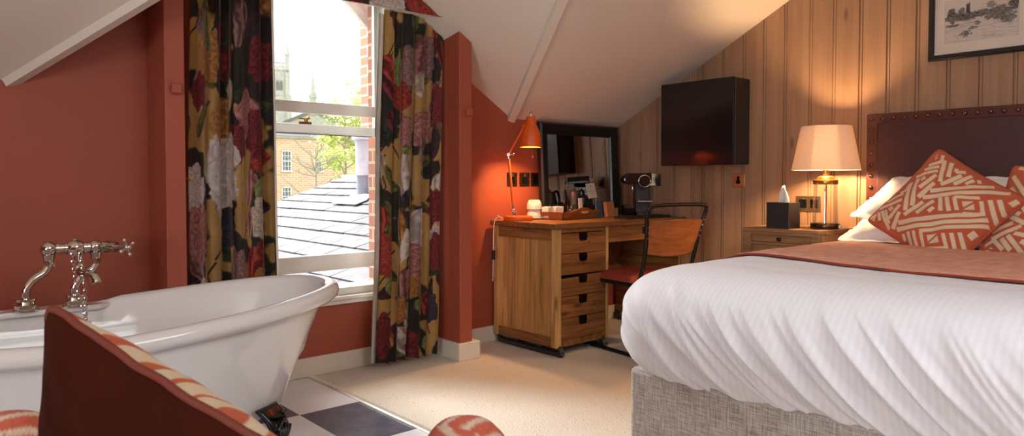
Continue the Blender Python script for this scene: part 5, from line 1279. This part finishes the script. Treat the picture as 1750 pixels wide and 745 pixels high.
q0, q1 = onX(1614, 76, 4.089), onX(1742, 6, 4.089)
nu, nv = 300, 240; PW, PH = q0.y - onX(1741, 40, 4.089).y, .215
a = np.linspace(0, 1, nu)[:, None] + np.zeros((1, nv)); b = np.linspace(0, 1, nv)[None, :] + np.zeros((nu, 1))
PP = np.stack([np.full_like(a, 4.0885), q0.y - a * PW, q0.z + .002 + b * PH], -1)
ink = np.zeros_like(a); n1 = fbm(a * 26, b * 30); n2 = fbm(a * 60 + 7, b * 60)
def blob(cx_, cy_, rx, ry, s=1.0, rough=.9):
    global ink
    d = np.hypot((a - cx_) / rx, (b - cy_) / ry) + (n1 - .5) * rough; ink = np.maximum(ink, s * sst(1.0, .75, d) * (.35 + .75 * n2))
blob(.10, .64, .085, .20, 1.1); blob(.24, .70, .05, .13); blob(.29, .58, .30, .10, 1.1); blob(.55, .60, .22, .10); blob(.64, .78, .075, .10, .75); blob(.75, .56, .25, .17, 1.0, 1.2); blob(.94, .72, .09, .15, 1.1); blob(.86, .42, .13, .12, 1.0, 1.3); blob(.12, .40, .12, .035)
blob(.30, .18, .09, .07, 1.0, 1.6); blob(.40, .30, .06, .04, .9, 1.5); blob(.46, .40, .05, .05, .9, 1.5)
tw_ = ((a > .30) & (a < .352) & (b > .66) & (b < .86 + .02 * ((a * 90) % 2 < 1))) | ((a > .343) & (a < .352) & (b < .91) & (b > .8)); ink = np.where(tw_, np.maximum(ink, .75 + .3 * n2), ink)
for x0, y0_, x1, y1_ in ((.0, .36, .42, .43), (.05, .30, .36, .37), (.16, .16, .20, .06), (.62, .30, .70, .24), (.7, .86, 1.0, .92)):
    t = np.clip(((a - x0) * (x1 - x0) + (b - y0_) * (y1_ - y0_)) / ((x1 - x0) ** 2 + (y1_ - y0_) ** 2), 0, 1); d = np.hypot(a - x0 - t * (x1 - x0), b - y0_ - t * (y1_ - y0_)); ink = np.maximum(ink, .6 * sst(.006, .002, d))
ink = np.maximum(ink, .28 * sst(.55, .75, fbm(a * 9, b * 60 + 5)) * sst(.55, .45, b)); ed = np.minimum(np.minimum(a, 1 - a), np.minimum(b, 1 - b)); ink = np.maximum(ink, .35 * sst(.006, .002, ed))
pap, inkc = L3(216, 200, 186), L3(44, 40, 40); k = np.clip(ink, 0, 1)[..., None]
grid_mesh('print', PP, vcol('etching_print', .7, 300, .02), pic, pap * (1 - k) + inkc * k, smooth=0)
m = MB(); m.bb(4.084, 4.086, FY1 - FWd + .02, FY1 - .02, FZ0 + .02, FZ0 + FHt - .02); m.build('glazing', MT['glass'], pic, 0)

# ================================================================== ARMCHAIR AND CUSHION (near the viewpoint, facing the window)
AF = Vector((FW.x, FW.y, 0)).normalized(); AR = Vector((RT.x, RT.y, 0))
acyaw = math.atan2(AF.y, AF.x) - R(90) - R(2)
ac0 = AF * .88 - AR * .455
arm = thing('armchair', 'rust and cream patterned armchair with rounded arms facing the bathtub', 'armchair', (ac0.x, ac0.y, 0), acyaw)
MT['chair_fabric'] = vcol('patterned_upholstery', .85, 900, .35)
def rib(a, b):
    """woven bands for the upholstery, metres"""
    c = np.floor(a / .115 + .5 * np.sin(b * 9)) ; s = np.where(c % 2 < 1, a * .55 + b, a * .7 - b)
    k = sst(.30, .36, np.abs(((s / .046) % 1) - .5)); k = np.maximum(k, 0); g = (.9 + .2 * np.random.RandomState(2).rand(*a.shape))[..., None]
    return np.clip((L3(196, 96, 70) + (L3(218, 192, 170) - L3(196, 96, 70)) * k[..., None]) * g, 0, 1)
AWI, ARW = .372, .080        # arm centre offset, arm half width
def arm_mesh(s):
    nu, nv = 110, 150
    u = np.linspace(0, 1, nu)[:, None]; th = np.linspace(0, 2 * np.pi, nv)[None, :]
    y = -.30 + .62 * u; topz = .585 + .062 * np.clip((u - .25) / .6, 0, 1) ** 1.4
    topz = topz - .0 * u
    endr = np.sqrt(np.clip(1 - np.clip((u - .86) / .14, 0, 1) ** 2, 0, 1)); endr = np.maximum(endr, .02)
    c, sn = np.cos(th), np.sin(th)
    flare = 1 + .12 * np.clip((sn - .1), 0, 1)
    hx_ = ARW * flare * (.55 + .45 * endr)
    zc = (topz + .12) / 2; hz = (topz - .12) / 2 * (.80 + .20 * endr)
    X = s * AWI + hx_ * np.sign(c) * np.abs(c) ** .75 + 0 * u
    Z = zc + hz * np.sign(sn) * np.abs(sn) ** .55 + 0 * u
    Yy = y + 0 * th + .03 * s * 0
    P = np.stack([X, Yy, Z], -1); P[-1, :, 1] += .002
    P = np.concatenate([np.broadcast_to(P[:1].mean(1, keepdims=True), P[:1].shape), P, np.broadcast_to(P[-1:].mean(1, keepdims=True), P[-1:].shape)], 0)
    a = P[..., 1]; b = np.concatenate([np.zeros((1, nv)), np.cumsum(np.linalg.norm(np.diff(P, axis=1), axis=2), 1).T, ]).T if False else np.cumsum(np.concatenate([np.zeros((P.shape[0], 1)), np.linalg.norm(np.diff(P, axis=1), axis=2)], 1), 1)
    grid_mesh('arm', P, MT['chair_fabric'], arm, rib(a, b), world=False)
    ps = [Vector((s * AWI + 1.0 * ARW * 1.02 * math.copysign(abs(math.cos(t)) ** .75, math.cos(t)) * (1 + .12 * max(0, math.sin(t) - .1)), .235, .384 + .266 * math.copysign(abs(math.sin(t)) ** .55, math.sin(t)))) for t in np.linspace(-.2, math.pi + .2, 40)]
    m = MB(); m.tube([p + Vector((0, .045, -.02)) for p in ps], .004, 8); m.build('arm_piping', MT['piping'], arm, 80, world=False)
arm_mesh(-1); arm_mesh(1)
def softbox(name, c, d, rx=0, e=5, pat=True, n=70):
    u = np.linspace(0, 2 * np.pi, n)[:, None]; v = np.linspace(-np.pi / 2, np.pi / 2, n)[None, :]
    f = lambda x, p: np.sign(x) * np.abs(x) ** p
    X = d[0] / 2 * f(np.cos(v), .35) * f(np.cos(u), .35); Y = d[1] / 2 * f(np.cos(v), .35) * f(np.sin(u), .35); Z = d[2] / 2 * f(np.sin(v), .35) + 0 * u
    c_, s_ = math.cos(rx), math.sin(rx); P = np.stack([c[0] + X, c[1] + Y * c_ - Z * s_, c[2] + Y * s_ + Z * c_], -1)
    return grid_mesh(name, P, MT['chair_fabric'], arm, rib(X + 0 * v, Y + Z), world=False)
softbox('seat', (0, .03, .345), (.60, .56, .17)); softbox('backrest', (0, -.335, .44), (.78, .13, .60), R(6))
m = MB(); m.bb(-.40, .40, -.36, .26, .10, .27); m.build('seat_frame', MT['velvet'], arm, 0, .02, world=False)
for sx in (-1, 1):
    for y in (-.31, .22): m = MB(); m.cyl((sx * .36, y, 0), (sx * .36, y, .12), .016, .026, 16); m.build('leg', MT['ply'], arm, 40, world=False)
# cushion propped on the armchair: plain velvet back towards the camera
k0 = .86; tc = at(80, 508, k0)
n_ = (-AF * .85 + Vector((0, 0, -.25)) - AR * .40).normalized()
Mx = pose((0, 0, 0), n_, (0, 0, 1), 0)     # local x along the view's right
r_ = Vector(Mx.col[0][:3]); u_ = Vector(Mx.col[1][:3])
spin = R(-24); S_ = .43
d1 = (r_ * math.cos(R(68)) - u_ * math.sin(R(68)))
cc = tc + d1 * (S_ / math.sqrt(2)) * 1.0
# front (patterned) faces away from the viewer: flip the pose
nf = -n_; rf = -r_
M3 = Matrix((rf, u_, nf)).transposed() @ Matrix.Rotation(R(23), 3, 'Z')
cs = cushion(S_, .085, Matrix.Translation(cc) @ M3.to_4x4(), 'brown velvet cushion with patterned front propped up in the armchair', 9, lambda x, y: .432, MT['velvet'], 0, 230, .72, ('brown_piping', .005))

# ================================================================== LIGHT, SKY, CAMERA
w = bpy.data.worlds.new('sky'); SC.world = w; w.use_nodes = True; nt = w.node_tree; bg = nt.nodes['Background']
bg.inputs['Color'].default_value = (.94, .97, 1.0, 1); bg.inputs['Strength'].default_value = 2.2
def area(name, loc, target, sx, sy, power, col):
    l = bpy.data.lights.new(name, 'AREA'); l.shape = 'RECTANGLE'; l.size = sx; l.size_y = sy; l.energy = power; l.color = col
    o = bpy.data.objects.new(name, l); COL.objects.link(o); o.location = loc; o.rotation_euler = (Vector(target) - Vector(loc)).to_track_quat('-Z', 'Y').to_euler(); return o
nr = Vector((0, -SL, 1)).normalized()
for k, (a_, b_) in enumerate(SKY):
    c_ = Vector(((a_ + b_) / 2, (SY0 + SY1) / 2, zrear((SY0 + SY1) / 2))) + nr * .12
    area('roof_fill_light', c_, c_ - nr, b_ - a_, 1.15, 14, (.90, .95, 1.0))  # added fill light outside the unseen roof opening
area('gable_fill_light', (XL - .16, (WWY0 + WWY1) / 2, (WWZ0 + WWZ1) / 2), (3, -.2, 1.35), WWY1 - WWY0, WWZ1 - WWZ0, 92, (.88, .94, 1.0))  # added fill light outside the unseen gable opening
sl = bpy.data.lights.new('hazy_sun', 'SUN'); sl.energy = 12.0; sl.angle = R(36); sl.color = (1.0, .985, .96)
so = bpy.data.objects.new('hazy_sun', sl); COL.objects.link(so); so.location = (0, 8, 8); so.rotation_euler = Vector((.20, -.76, -.62)).to_track_quat('-Z', 'Y').to_euler()
cd_ = bpy.data.cameras.new('camera'); cam = bpy.data.objects.new('camera', cd_); COL.objects.link(cam)
cam.location = CAM; cam.rotation_euler = FW.to_track_quat('-Z', 'Y').to_euler()
cd_.sensor_fit = 'HORIZONTAL'; cd_.sensor_width = 36; cd_.lens = 36 * FPX / 1750; cd_.shift_y = -(372.5 - CYP) / 1750; cd_.clip_start = .05; cd_.clip_end = 500
cd_.dof.use_dof = True; cd_.dof.focus_distance = 3.6; cd_.dof.aperture_fstop = 9
SC.camera = cam
SC.view_settings.view_transform = 'Standard'; SC.view_settings.look = 'None'; SC.view_settings.gamma = 1; SC.view_settings.exposure = .13; SC.view_settings.use_curve_mapping = False
SC.cycles.max_bounces = 10; SC.cycles.diffuse_bounces = 5; SC.cycles.transparent_max_bounces = 16; SC.cycles.sample_clamp_indirect = 6; SC.cycles.caustics_refractive = False; SC.cycles.use_denoising = True
